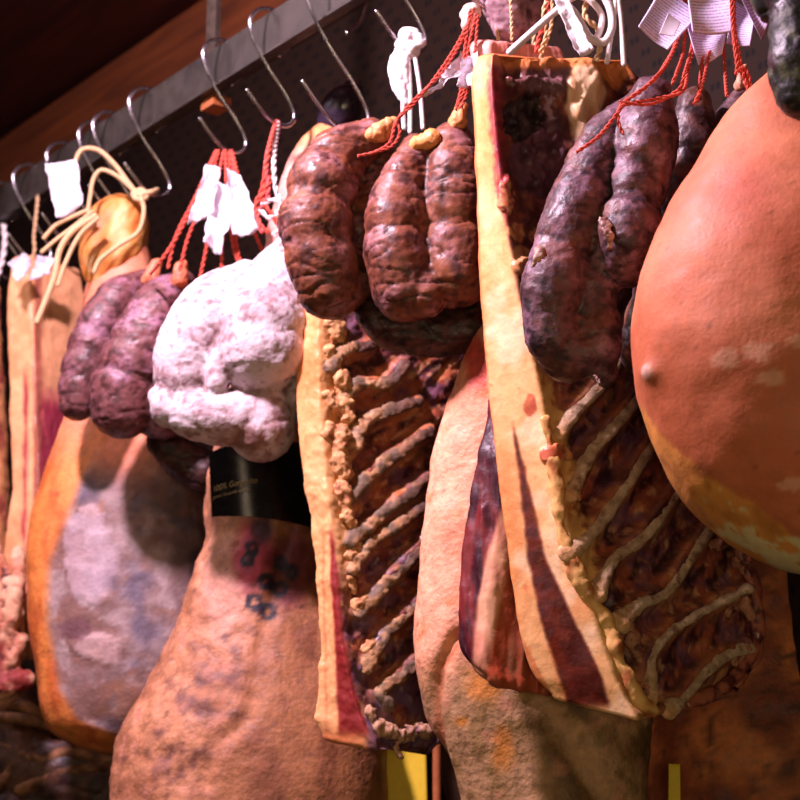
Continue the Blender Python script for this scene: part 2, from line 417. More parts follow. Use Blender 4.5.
hook('far5', 113, 'steel hook right of the close pair, above wrapped ham shank')
hook('h1', 149, 'bright steel hook holding the tan cord of the wrapped ham')
hook('h2', 224, 'steel hook holding the fan of red strings with paper tags')
hook('h3', 272, 'steel hook holding the red and white braided cord')
hook('h4', 337, 'long steel hook with its point beside the black hoof', 1.36)
hook('h5', 402, 'steel hook holding the white knotted cloth strip')
hook('n1', 476, 'steel hook above the lobed brown sausages')
hook('n2', 545, 'steel hook above the top of the rib slab, left of the white loops')
hook('n3', 590, 'steel hook above the white cord loops')
hook('n4', 700, 'steel hook above the lavender tags and red strings')
hook('n5', 805, 'steel hook above the large smooth pink ham')

# ------------------------------------------------------------------ painters
def p_sausage(base, hi, lo, spots=None, sc=60, off=0.):
    def f(P, x, y, N, cv):
        n = fbm(P, sc*.5, 5, off); n2 = fbm(P, sc*2.4, 4, off+9, (1, 1, 1.8)); n3 = fbm(P, sc*1.1, 5, off+13)
        c = mix(base, hi, sst(-.05, .4, n)); c = mix(c, lo, sst(.0, .4, -n3)*.85)
        c = mix(c, lo, sst(.05, .45, n2)*.55)
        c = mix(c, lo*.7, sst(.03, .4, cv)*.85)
        if spots is not None: c = mix(c, spots, sst(.12, .4, fbm(P, sc*.45, 4, off+21))*.45)
        return c
    return f
def d_sausage(amp=.002, sc=38, wr=.0012, off=0., stretch=(1, 1, 2.2), crease=.0016):
    def f(P, x, y, N):
        q = fbm(P, sc*.36, 2, off+3., (stretch[0], 1, stretch[2]*1.3)); q2 = fbm(P, sc*.9, 2, off+6., (1, 1, stretch[2]*1.6))
        cr = np.exp(-(q/.05)**2)+.25*np.exp(-(q2/.06)**2)
        return amp*.9*fbm(P, sc*.7, 3, off) + .0009*fbm(P, 130, 3, off+2.) + .5*wr*ridged(P, sc*1.7, 3, off, stretch)-wr*.25 - crease*cr
    return f

# ================================================================== HAMS
# --- near ham on the right (px 633..1010)
t = thing('cured_ham', 'large smooth pink-orange ham at the right edge with yellow underside', 'ham', at(820, 20, 1.66), 'hanging hams')
def near_paint(P, x, y, N):
    n = fbm(P, 9, 4); c = mix(col(206, 124, 86), col(184, 98, 62), sst(-.3, .5, n)); c = mix(c, col(170, 90, 52), sst(-.1, .4, fbm(P, 7, 3, 9.)+.0022*(y-380)))  # lower body painted deeper, partly for the light fading there
    c = mix(c, col(184, 88, 70), spot(x, y, 740, 190, 40, 35)*.6)
    edge = np.interp(x, [640, 665, 700, 760, 800, 900], [405, 440, 470, 508, 540, 570])
    k = sst(-3, 3, y-edge+7*fbm(P, 45, 4))
    c = mix(c, col(206, 138, 62), k*.95); c = mix(c, col(150, 90, 40), k*sst(.0, .4, fbm(P, 40, 4, 14.))*.5)
    c = mix(c, col(206, 196, 146), k*sst(.02, .12, fbm(P, 30, 5, 4.)+.004*(x-765)+.004*(y-535))*.85)
    for cx, cy, rx, ry in ((728, 358, 16, 10), (757, 352, 18, 12), (772, 378, 16, 9), (792, 485, 16, 9), (800, 340, 12, 8)):
        c = mix(c, col(215, 158, 128), sst(.4, .55, spot(x, y, cx, cy, rx, ry)+.5*fbm(P, 90, 4))*.75)
    sp = fbm(P, 150, 2, 7.); c = mix(c, col(110, 60, 30), sst(.55, .7, sp)*.45)
    c = mix(c, col(130, 70, 40), spot(x, y, 700, 470, 10, 6)*.6)
    c = mix(c, col(215, 175, 160), sst(.3, .7, spot(x, y, 651, 371, 7, 9))*.8)
    return c
def near_disp(P, x, y, N):
    return .0035*fbm(P, 8, 3)+.0012*fbm(P, 30, 3)+.006*spot(x, y, 650, 372, 9, 11)
loft('body', [(-30, 800, 850, 0, 1), (0, 790, 862, 0, 1), (50, 776, 878, 0, .95), (76, 764, 892, 0, .92), (110, 728, 918, 0, .85), (165, 695, 950, 0, .82), (215, 665, 975, 0, .8), (260, 645, 992, 0, .8), (300, 635, 1002, 0, .8), (345, 632, 1008, 0, .8), (385, 636, 1008, 0, .8), (420, 647, 1002, 0, .8), (455, 660, 994, 0, .8), (488, 678, 980, 0, .8), (515, 700, 960, 0, .78), (545, 738, 930, 0, .75), (563, 772, 905, 0, .7), (575, 808, 870, 0, .6), (579, 836, 842, 0, .6)], 1.68, M['skin'], t, near_paint, near_disp, 190, 190)
cord('rope_loop', [(825, 5, -.02), (820, -60, 0), (812, -150, .0)], 1.66, 4, M['cord'], t)

# --- dark green mouldy sausage in front of the ham's shank
t = thing('mouldy_sausage', 'dark green-black mouldy sausage end in the top right corner', 'sausage', at(790, 0, 1.5))
def pm(P, x, y, N, cv):
    n = fbm(P, 60, 4); n2 = fbm(P, 40, 3, 5.)
    c = mix(col(34, 32, 28), col(88, 90, 66), sst(.05, .35, n)); c = mix(c, col(60, 38, 44), sst(.15, .4, n2)); return c
organic('casing', [([(780, -70, 0, 32), (792, -20, 0, 40), (802, 30, 0, 36), (806, 70, 0, 42), (806, 92, 0, 34)], [(.45, .18, .08)]), ([(752, -40, .02, 24), (775, 5, .02, 22)],)], 1.5, M['dark'], t, pm, d_sausage(.002, 30, .0015))

# --- wrapped ham at left (ham 1)
H1 = at(110, 200, 2.72)
t = thing('cured_ham', 'ham with grey-blue mouldy face and orange rind edge, shank wrapped in tan', 'ham', H1, 'hanging hams')
def h1_rindx(y): return np.interp(y, [230, 330, 420, 470, 520, 560, 620, 690, 720, 745], [150, 150, 120, 85, 66, 50, 48, 58, 78, 140])
def h1_paint(P, x, y, N):
    n = fbm(P, 10, 4); W = P+.02*np.stack([fbm(P, 22, 3, 1.), 0*n, fbm(P, 22, 3, 2.)], -1); c = mix(col(166, 144, 142), col(132, 104, 100), sst(-.25, .3, fbm(P, 34, 5)))
    c = mix(c, col(128, 94, 86), sst(.08, .14, fbm(W, 13, 5, 3.)+.4*sst(590, 700, y)-.15))
    c = mix(c, col(146, 98, 74), sst(.1, .4, fbm(P, 20, 5, 5.))*.7)
    c = mix(c, col(92, 82, 100), sst(.0, .35, fbm(W, 11, 5, 9.)+.45*spot(x, y, 150, 540, 40, 80)-.2)*.8)
    pl = sst(.52, .56, spot(x, y, 88, 560, 34, 62)+.3*fbm(W, 22, 5, 8.)); c = mix(c, col(190, 168, 178), pl*.6)
    pl = sst(.5, .54, spot(x, y, 98, 646, 30, 20)+.5*fbm(W, 26, 5, 2.)); c = mix(c, col(206, 176, 174), pl*.7)
    c = mix(c, col(104, 66, 74), sst(.5, .56, spot(x, y, 74, 628, 20, 14)+.4*fbm(W, 30, 5, 6.))*.7)
    sk = mix(col(232, 140, 102), col(226, 150, 112), sst(-.3, .3, n)); k = sst(500, 430, y+18*n)
    c = mix(c, sk, k)
    rx = h1_rindx(y); k2 = sst(6, -6, x-rx+8*n*sst(500, 560, y)*.5)
    og = mix(col(226, 136, 66), col(196, 100, 46), sst(-.2, .4, fbm(P, 30, 3, 1., (1, 1, .3))))
    og = mix(og, col(140, 66, 36), sst(.4, .6, fbm(P, 70, 3, 2.))*.6)
    c = mix(c, og, k2*sst(400, 480, y)); return c
def h1_disp(P, x, y, N):
    rx = h1_rindx(y); k = sst(0, 14, x-rx)*sst(440, 520, y)
    W = P+.02*np.stack([fbm(P, 22, 3, 1.), 0*rx, fbm(P, 22, 3, 2.)], -1)
    return .004*fbm(P, 9, 3)+.0012*fbm(P, 50, 3)-.006*k+k*(.002*sst(.52, .56, spot(x, y, 88, 560, 34, 62)+.3*fbm(W, 22, 5, 8.))+.0025*sst(.5, .54, spot(x, y, 98, 646, 30, 20)+.5*fbm(W, 26, 5, 2.))+.0015*ridged(P, 30, 3, 4.))
loft('body', [(212, 100, 138, 0, 1), (240, 92, 146, 0, 1), (270, 90, 152, 0, 1), (330, 80, 168, 0, .9), (380, 72, 180, 0, .85), (420, 66, 190, 0, .8), (470, 48, 204, 0, .75), (520, 33, 212, 0, .72), (560, 28, 216, 0, .7), (620, 30, 216, 0, .7), (680, 37, 210, 0, .7), (715, 43, 200, 0, .7), (738, 60, 188, 0, .65), (752, 100, 165, 0, .5), (756, 128, 140, 0, .5)], 2.72, M['mould'], t, h1_paint, h1_disp, 180, 160, 2.6)
def wrap_paint(P, x, y, N):
    n = fbm(P, 40, 4, 0, (1, 1, .4)); c = mix(col(226, 158, 84), col(208, 124, 56), sst(-.2, .4, n)); return mix(c, col(240, 190, 130), sst(.1, .4, -n))
def wrap_disp(P, x, y, N): Z = turn(P, 62); return .010*ridged(Z, 20, 3, 0, (.35, 1, 1.6))-.005
loft('shank_wrapping', [(198, 118, 128, 0, 1), (203, 103, 138, 0, 1), (215, 90, 145, 0, 1), (235, 84, 146, 0, 1), (258, 82, 140, -.004, 1.1), (274, 85, 122, -.008, 1.15), (288, 90, 106, -.012, 1.1)], 2.71, M['wrap'], t, wrap_paint, wrap_disp, 70, 90)
t = thing('tan_cord', 'thick tan cord knotted round the wrapped ham shank and its hook', 'cord', at(140, 195, 2.65))
Y1 = 2.64
cord('strand', [(74, 165), (82, 150), (98, 150), (115, 165), (130, 185), (139, 196)], Y1, 2.6, M['cord'], t, .6, 1)
cord('strand', [(139, 196), (120, 178), (102, 170), (94, 178), (90, 198), (88, 212)], Y1, 2.3, M['cord'], t, .6, 1)
cord('strand', [(141, 195), (144, 212), (138, 232), (118, 246), (100, 260), (94, 272)], Y1-.01, 2.4, M['cord'], t, .6, 1)
cord('strand', [(88, 210), (70, 218), (55, 226), (44, 238)], Y1, 2.2, M['cord'], t, .6, 1)
cord('strand', [(92, 212), (72, 228), (56, 240), (42, 252)], Y1, 2.2, M['cord'], t, .6, 1)
cord('strand', [(95, 216), (72, 232), (60, 250), (55, 275), (46, 300), (37, 322)], Y1-.02, 3.2, M['cord'], t, .6, 1)
cord('strand', [(98, 218), (80, 235), (66, 262), (58, 285)], Y1-.02, 2.4, M['cord'], t, .6, 1)
cord('knot', [(133, 194), (141, 190), (147, 196), (140, 200), (134, 196), (152, 192, -.0), (157, 190, .05)], Y1-.005, 3, M['cord'], t, .6, 1)
def papertag(label, corners, Y, curl=.006, printed=False, group=None, dyc=(0, 0, 0, 0), name='paper_tag'):
    o = sheet(name, corners, Y, M['printed'] if printed else M['paper'], None, curl, dyc=dyc, crumple=.0 if printed or 'blank' in label else .006, seed=corners[0][0]*.37)
    return tag(o, label, 'tag', group)
def printed_mat():
    m = bpy.data.materials.new('printed_paper'); m.use_nodes = True; nt = m.node_tree; N = nt.nodes; L = nt.links; b = N['Principled BSDF']
    uv = N.new('ShaderNodeUVMap'); uv.uv_map = 'UV'; sx = N.new('ShaderNodeSeparateXYZ'); L.new(uv.outputs[0], sx.inputs[0])
    def mth(op, a, bb=None):
        n = N.new('ShaderNodeMath'); n.operation = op
        for i, v in enumerate((a, bb)):
            if v is None: continue
            if isinstance(v, (int, float)): n.inputs[i].default_value = v
            else: L.new(v, n.inputs[i])
        return n.outputs[0]
    fz = mth('FRACT', mth('MULTIPLY', sx.outputs[1], 17.)); line = mth('LESS_THAN', fz, .42)
    nn = N.new('ShaderNodeTexNoise'); nn.inputs['Scale'].default_value = 1; nn.inputs['Detail'].default_value = 2
    cb = N.new('ShaderNodeCombineXYZ'); L.new(mth('MULTIPLY', sx.outputs[0], 38.), cb.inputs[0]); L.new(mth('MULTIPLY', mth('FLOOR', mth('MULTIPLY', sx.outputs[1], 17.)), 7.3), cb.inputs[1]); L.new(cb.outputs[0], nn.inputs['Vector'])
    wd = mth('GREATER_THAN', nn.outputs['Fac'], .44)
    mg = mth('LESS_THAN', mth('ABSOLUTE', mth('SUBTRACT', sx.outputs[0], .5)), .43)
    k = mth('MULTIPLY', mth('MULTIPLY', line, wd), mth('MULTIPLY', mg, .55))
    mx = N.new('ShaderNodeMixRGB'); mx.inputs[1].default_value = (.74, .64, .92, 1); mx.inputs[2].default_value = (.06, .05, .09, 1)
    L.new(k, mx.inputs[0]); L.new(mx.outputs[0], b.inputs['Base Color']); b.inputs['Roughness'].default_value = .6
    return m
M['printed'] = printed_mat()
papertag('small white paper tag on tan cord, in front of the rail at left', [(45, 163), (76, 158), (83, 203), (56, 218)], 2.63, .008)

# --- brown ham in the middle with black hoof (ham 2)
t = thing('cured_ham', 'brown crusty ham with black hoof, black label and pink stamped stain', 'ham', at(345, 110, 2.5), 'hanging hams')
def h2_paint(P, x, y, N):
    n = fbm(P, 14, 5); c = mix(col(196, 136, 98), col(160, 104, 72), sst(-.25, .35, n))
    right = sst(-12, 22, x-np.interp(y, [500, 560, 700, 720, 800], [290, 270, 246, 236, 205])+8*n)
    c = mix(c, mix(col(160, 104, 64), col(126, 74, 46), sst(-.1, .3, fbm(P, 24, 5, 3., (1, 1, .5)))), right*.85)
    c = mix(c, col(112, 70, 58), sst(.0, .5, fbm(P, 44, 5, 2.)+.5*spot(x, y, 205, 690, 46, 34)+.45*spot(x, y, 170, 765, 34, 30)-.2)*(1-right*.7)*.9)
    c = mix(c, col(206, 142, 120), sst(.1, .5, fbm(P, 34, 4, 12.))*(1-right)*.6)
    c = mix(c, col(212, 158, 140), sst(.3, .6, spot(x, y, 225, 580, 26, 60)+.3*fbm(P, 60, 3))*.6)
    c = mix(c, col(188, 62, 92), sst(.3, .8, spot(x, y, 254, 555, 26, 44)+.2*fbm(P, 40, 3))*.85)
    c = mix(c, col(90, 30, 34), sst(.3, .8, spot(x, y, 290, 570, 30, 50)+.2*fbm(P, 40, 3))*.85)
    c = mix(c, col(40, 36, 54), sst(.3, .8, spot(x, y, 262, 530, 14, 16)+.2*fbm(P, 40, 3))*.7)
    for cx, cy, r in ((252, 548, 6), (247, 560, 6), (266, 582, 7.5), (280, 588, 7.5), (254, 602, 8), (268, 610, 8), (280, 562, 6), (292, 572, 6)):
        d = np.hypot(x-cx, (y-cy)); c = mix(c, col(26, 26, 42), sst(4.2, 1.6, np.abs(d-r*.75)+2*fbm(P, 90, 3))*.9)
    c = mix(c, col(84, 50, 40), sst(.42, .6, fbm(P, 70, 3, 5.))*.5)
    c = mix(c, col(226, 164, 152), sst(460, 380, y)*.8); c = mix(c, col(224, 150, 92), sst(165, 130, y+8*n))
    return c
def h2_disp(P, x, y, N):
    g, _ = pdist(x, y, [(290, 520), (262, 640), (250, 715), (215, 745), (200, 800)])
    return .005*fbm(P, 12, 4)+.004*fbm(P, 48, 4)*sst(60, -20, x-np.interp(y, [500, 720, 800], [270, 246, 205]))-.005*np.exp(-(g/8)**2)
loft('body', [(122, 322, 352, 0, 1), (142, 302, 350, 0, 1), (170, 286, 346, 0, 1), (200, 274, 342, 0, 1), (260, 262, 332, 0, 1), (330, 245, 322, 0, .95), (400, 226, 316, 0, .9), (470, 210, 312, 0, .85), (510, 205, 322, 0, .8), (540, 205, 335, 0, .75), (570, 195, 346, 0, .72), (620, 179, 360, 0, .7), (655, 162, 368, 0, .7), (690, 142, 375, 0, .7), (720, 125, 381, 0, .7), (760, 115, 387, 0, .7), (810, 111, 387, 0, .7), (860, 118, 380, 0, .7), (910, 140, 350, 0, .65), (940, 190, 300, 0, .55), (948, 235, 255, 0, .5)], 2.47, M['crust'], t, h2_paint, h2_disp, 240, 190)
tube('hoof', [[*at(332, 132, 2.47), .022], [*at(338, 116, 2.46), .027], [*at(346, 102, 2.45), .026], [*at(353, 90, 2.45), .015]], M['hoof'], t, 30, 18)
def label2():
    n = 24; c = [at(206, 446, 2.36), at(300, 436, 2.36), at(322, 525, 2.36), at(209, 511, 2.36)]
    G = np.zeros((n, n, 3))
    for i in range(n):
        for j in range(n):
            u, v = j/(n-1), i/(n-1); G[i, j] = (c[0]*(1-u)+c[1]*u)*(1-v)+(c[3]*(1-u)+c[2]*u)*v
            G[i, j, 1] += .035*(2*u-1)**2
    B = G.copy(); B[..., 1] += .001; V = np.vstack([G.reshape(-1, 3), B.reshape(-1, 3)]); f = grid_faces(n, n, False)
    f += [tuple(i+n*n for i in reversed(q)) for q in f]
    lb = mesh_obj('label', V, f, M['black'], t)
    for body, px, py, sz in (('100% Gorganito', 211, 488, .0085), ('jamon de cerdo curado', 211, 495, .005)):
        cu = bpy.data.curves.new('lettering', 'FONT'); cu.body = body; cu.size = sz*1.25
        o = bpy.data.objects.new('tmp', cu); C.objects.link(o); dg = bpy.context.evaluated_depsgraph_get(); dg.update()
        me = bpy.data.meshes.new_from_object(o.evaluated_get(dg)); bpy.data.objects.remove(o); a, b = c[0], c[1]
        tv = [tuple(v.co) for v in me.vertices]; p = at(px, py, 2.36); W = abs(b[0]-a[0]); V = []
        for x, z, _ in tv:
            X = p[0]+x*.8; u = (X-a[0])/W; V.append((X, 2.36+.035*(2*u-1)**2-.0008, p[2]+z+x*.09))
        fc = [tuple(q.vertices) for q in me.polygons]
        o = mesh_obj('lettering', V, fc, M['gilt'], None, smooth=False); o.parent = lb; o.location = (0, 0, 0)
label2()

# --- pale ham between the two rib slabs (ham 3)
t = thing('cured_ham', 'pale pinkish ham hanging between the two rib slabs, mottled below', 'ham', at(520, 300, 2.12), 'hanging hams')
def h3_paint(P, x, y, N):
    n = fbm(P, 11, 4); c = mix(col(240, 172, 134), col(224, 146, 108), sst(-.2, .4, n))
    c = mix(c, col(214, 124, 72), sst(.15, .5, fbm(P, 28, 4, 3.)+sst(430, 520, y)*.15-.1)*.6)
    k = sst(640, 720, y+.30*(x-430)+18*n); c = mix(c, mix(col(176, 136, 96), col(150, 116, 70), sst(-.1, .3, fbm(P, 40, 5, 5.))), k)
    Z = turn(P, -50); c = mix(c, col(104, 74, 42), k*sst(-.05, .35, fbm(Z, 26, 5, 6., (.35, 1, 1))+.0022*(x-560))*.85); c = mix(c, col(190, 128, 98), k*sst(.1, .4, fbm(P, 30, 4, 16.))*.6)
    for cx, cy, rx, ry in ((484, 684, 22, 26), (503, 750, 14, 26), (462, 722, 8, 6)):
        c = mix(c, col(214, 130, 42), sst(.25, .9, spot(x, y, cx, cy, rx, ry)+.3*fbm(P, 50, 4))*.75)
    c = mix(c, col(90, 62, 40), sst(.5, .66, fbm(P, 90, 3, 4.)+k*.1)*.5)
    c = mix(c, col(190, 60, 50), sst(.4, .8, spot(x, y, 478, 365, 16, 34)+.3*fbm(P, 50, 3, 0, (1, 1, .3)))*.8)
    g, _ = pdist(x, y, [(462, 640), (440, 665), (434, 700), (438, 740)]); c = mix(c, col(170, 90, 52), np.exp(-(g/4)**2)*.6)
    return c
def h3_disp(P, x, y, N):
    g, _ = pdist(x, y, [(475, 625), (452, 640), (440, 665), (434, 700), (440, 745), (452, 800)])
    g2, _ = pdist(x, y, [(540, 700), (570, 740), (600, 800)])
    return .004*fbm(P, 11, 4)+.0016*fbm(P, 40, 3)-.008*np.exp(-(g/6)**2)-.008*np.exp(-(g2/14)**2)
loft('body', [(255, 515, 560, .02, 1), (290, 490, 600, .01, .9), (325, 477, 620, 0, .8), (370, 461, 640, 0, .7), (410, 445, 650, 0, .54), (450, 432, 655, 0, .52), (500, 424, 658, 0, .52), (560, 418, 660, 0, .52), (640, 413, 660, 0, .52), (690, 420, 655, 0, .52), (730, 431, 651, 0, .52), (775, 448, 649, 0, .54), (830, 462, 645, 0, .54), (880, 475, 625, 0, .54), (915, 510, 590, 0, .55), (922, 545, 560, 0, .5)], 2.125, M['crust'], t, h3_paint, h3_disp, 220, 180, 2.4)
cord('hanging_cord', [(538, 258, .02), (536, 100, .04), (530, -30, .02), (524, -66, 0)], 2.12, 2.5, M['cord'], t)

# ================================================================== SLABS
def slab(name, rows, Y, m, parent, paint, disp=None, nr=260, nE=36, nF=150, dyL=.03, rnd=5, endr=.9):
    """rows: Lx,Ly,Ex,Ey,Rx,Ry,dyR  (outer edge, ridge, far edge of the face)"""
    R = interp([(r[0], r[1], *r[2:]) for r in rows], nr)
    L = at(R[:, 0], R[:, 1], np.full(nr, Y+dyL)); E = at(R[:, 2], R[:, 3], np.full(nr, Y)); Q = at(R[:, 4], R[:, 5], Y+R[:, 6]); B = Q+(L-E)
    B[:, 1] += .02
    def seg(a, b, n): s = np.linspace(0, 1, n, endpoint=False)[None, :, None]; return a[:, None]*(1-s)+b[:, None]*s
    G = np.concatenate([seg(L, E, nE), seg(E, Q, nF), seg(Q, B, 16), seg(B, L, 60)], 1)
    for _ in range(rnd): G = (np.roll(G, 1, 1)+2*G+np.roll(G, -1, 1))/4
    # round the two ends
    c0, c1 = G[0].mean(0), G[-1].mean(0); k = 5; top, bot = [], []
    up = np.array([0, 0, 1.])
    for i in range(k, 0, -1):
        a = i/k*math.pi/2*.92; top.append(c0+(G[0]-c0)*(1-.13*(1-math.cos(a))/1)+up*.007*math.sin(a)); bot.append(c1+(G[-1]-c1)*(1-.13*(1-math.cos(a)))-up*.007*math.sin(a))
    G = np.concatenate([np.array(top), G, np.array(bot[::-1])], 0)
    return finish_grid(name, G, m, parent, paint, disp, Y)
def face_y(rows, Y, x, y):                       # depth of the rib face under a point
    R = interp([(r[0], r[1], *r[2:]) for r in rows], 120); i = int(np.argmin(np.abs(R[:, 3]-y)));
    ex, rx, d = R[i, 2], R[i, 4], R[i, 6]; return Y + d*max(0, min(1, (x-ex)/(rx-ex)))
def rib(parent, rows, Y, pts, r, cols, knob=True, lift=.004, flat=.6, off=0., hollow=0.0, ro=1.0):
    W = []
    for i, p in enumerate(pts):
        yy = face_y(rows, Y, p[0], p[1])-lift+hollow; rr = (p[2] if len(p) > 2 else r)*yy/F
        W.append([*at(p[0], p[1], yy), rr])
    W = interp_world(W, 60); t_ = np.linspace(0, 1, 60)
    if knob: W[:, 3] *= 1+.2*np.exp(-(t_/.10)**2)-.1*t_+.3*fbm(W[:, :3], 45, 3, off)
    G = sweep(W, 60, 22, flat)
    Nn = outward(G, grid_normals(G)); G = G+Nn*(ro*(.0014*fbm(G, 55, 3, off)+.0009*fbm(G, 170, 3, off)))[..., None]
    G[..., 2] += (ro-1)*.003*fbm(G, 26, 3, off+2.)
    n = fbm(G, 70, 4, off); tt = np.linspace(0, 1, G.shape[0])[:, None]+0*n
    c = mix(cols[0], cols[1], sst(-.3, .4, n)); c = mix(c, cols[2], sst(.22, .0, tt+.1*n)*.8); c = mix(c, col(96, 62, 46), sst(.15, .45, fbm(G, 110, 4, off+3))*.6)
    if ro > 1: lowr = sst(-.1, -.5, Nn[..., 2]-.5+.5*n); c = mix(c, col(92, 80, 70), sst(.0, .35, fbm(G, 40, 3, off+6.)+.15)*.7); c = mix(c, col(70, 40, 34), sst(.45, .95, tt+.3*n)*.7)
    return closed_grid('rib', G, M['bone'], parent, c)

def rib_face(P, d, ang_, off):
    Z = turn(P, ang_); n = fbm(P, 24, 5, off); s1 = fbm(Z, 64, 5, off+21., (.2, 1, 1)); s2 = fbm(Z, 110, 4, off+25., (.3, 1, 1)); n2 = fbm(P, 60, 5, off+3.)
    c = mix(col(150, 76, 56), col(100, 52, 58), sst(-.2, .3, n))
    c = mix(c, col(196, 118, 66), sst(.08, .4, s1)*.65); c = mix(c, col(222, 176, 124), sst(.06, .35, s2+.3*n)*.7)
    c = mix(c, col(100, 66, 96), sst(-.05, .25, fbm(P, 26, 4, off+8.))*.75); c = mix(c, col(38, 16, 22), sst(.0, .3, -s1+.3*n2)*.8)
    c = mix(c, col(190, 130, 84), sst(.16, .4, n2)*.5)
    return mix(c, col(176, 112, 68), np.exp(-((d-8)/4.)**2)*.5)
def strip(parent, name, rows, Y, pts, r, cA, cB, lift=.002, off=0., flat=.7):
    W = interp_world([[*at(p[0], p[1], face_y(rows, Y, p[0], p[1])-lift), (p[2] if len(p) > 2 else r)*Y/F] for p in pts], 110)
    W[:, 3] *= 1+.5*fbm(W[:, :3], 50, 3, off); G = sweep(W, 110, 30, flat); Nn = outward(G, grid_normals(G))
    G = G+Nn*(.003*fbm(G, 50, 4, off)+.0012*fbm(G, 150, 3, off))[..., None]
    return closed_grid(name, G, M['slab'], parent, mix(cA, cB, sst(-.1, .35, fbm(G, 60, 4, off))))
def gristle(parent, rows, Y, blobs, cA, cB, off=0., voxel=.0022, name='cartilage'):
    lob = [([(b[0]-1, b[1], face_y(rows, Y, b[0], b[1])-Y+.003, b[2]), (b[0]+b[3], b[1]+b[4], face_y(rows, Y, b[0]+b[3], b[1]+b[4])-Y+.003, b[2]*.8)],) for b in blobs]
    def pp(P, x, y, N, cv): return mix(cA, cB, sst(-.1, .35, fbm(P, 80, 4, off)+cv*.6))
    def dd(P, x, y, N): return .005*fbm(P, 60, 4, off)+.0035*fbm(P, 150, 4, off)
    return organic(name, lob, Y, M['bone'], parent, pp, dd, voxel, 2)

# --- big slab (near, centre right)
S2 = [(476, 60, 492, 57, 630, 64, .06), (471, 76, 491, 74, 640, 78, .065), (473, 130, 495, 130, 665, 130, .08), (476, 220, 506, 220, 700, 215, .10), (479, 300, 520, 300, 715, 295, .11), (487, 400, 541, 398, 728, 385, .12), (499, 500, 558, 492, 738, 465, .12), (509, 580, 576, 562, 754, 545, .12), (518, 635, 596, 625, 765, 600, .12), (530, 672, 616, 682, 764, 655, .12), (549, 694, 636, 716, 742, 688, .115)]
Y2 = 1.93
RIBS2 = [[(559, 434), (574, 412), (596, 390), (625, 350)], [(570, 495), (592, 450), (618, 421), (642, 392), (660, 372)], [(568, 554, 9), (594, 531), (621, 492), (645, 455), (668, 415)],
         [(596, 594, 9), (611, 562), (641, 539), (665, 509), (690, 470)], [(620, 622, 10), (640, 604), (667, 590), (690, 556), (706, 532), (724, 512)], [(650, 700, 7), (651, 655, 7), (668, 632), (700, 611), (722, 600), (748, 588)], [(668, 712), (686, 694), (708, 668), (732, 652), (752, 648)]]
t = thing('rib_slab', 'large pork rib slab in front centre with cream fat edge and seven grey ribs', 'meat', at(560, 50, Y2), 'slabs of cured ribs')
def s2_ridge(y): return np.interp(y, [62, 130, 220, 300, 398, 492, 562, 625, 682, 716], [488, 495, 506, 520, 541, 558, 576, 596, 616, 636])
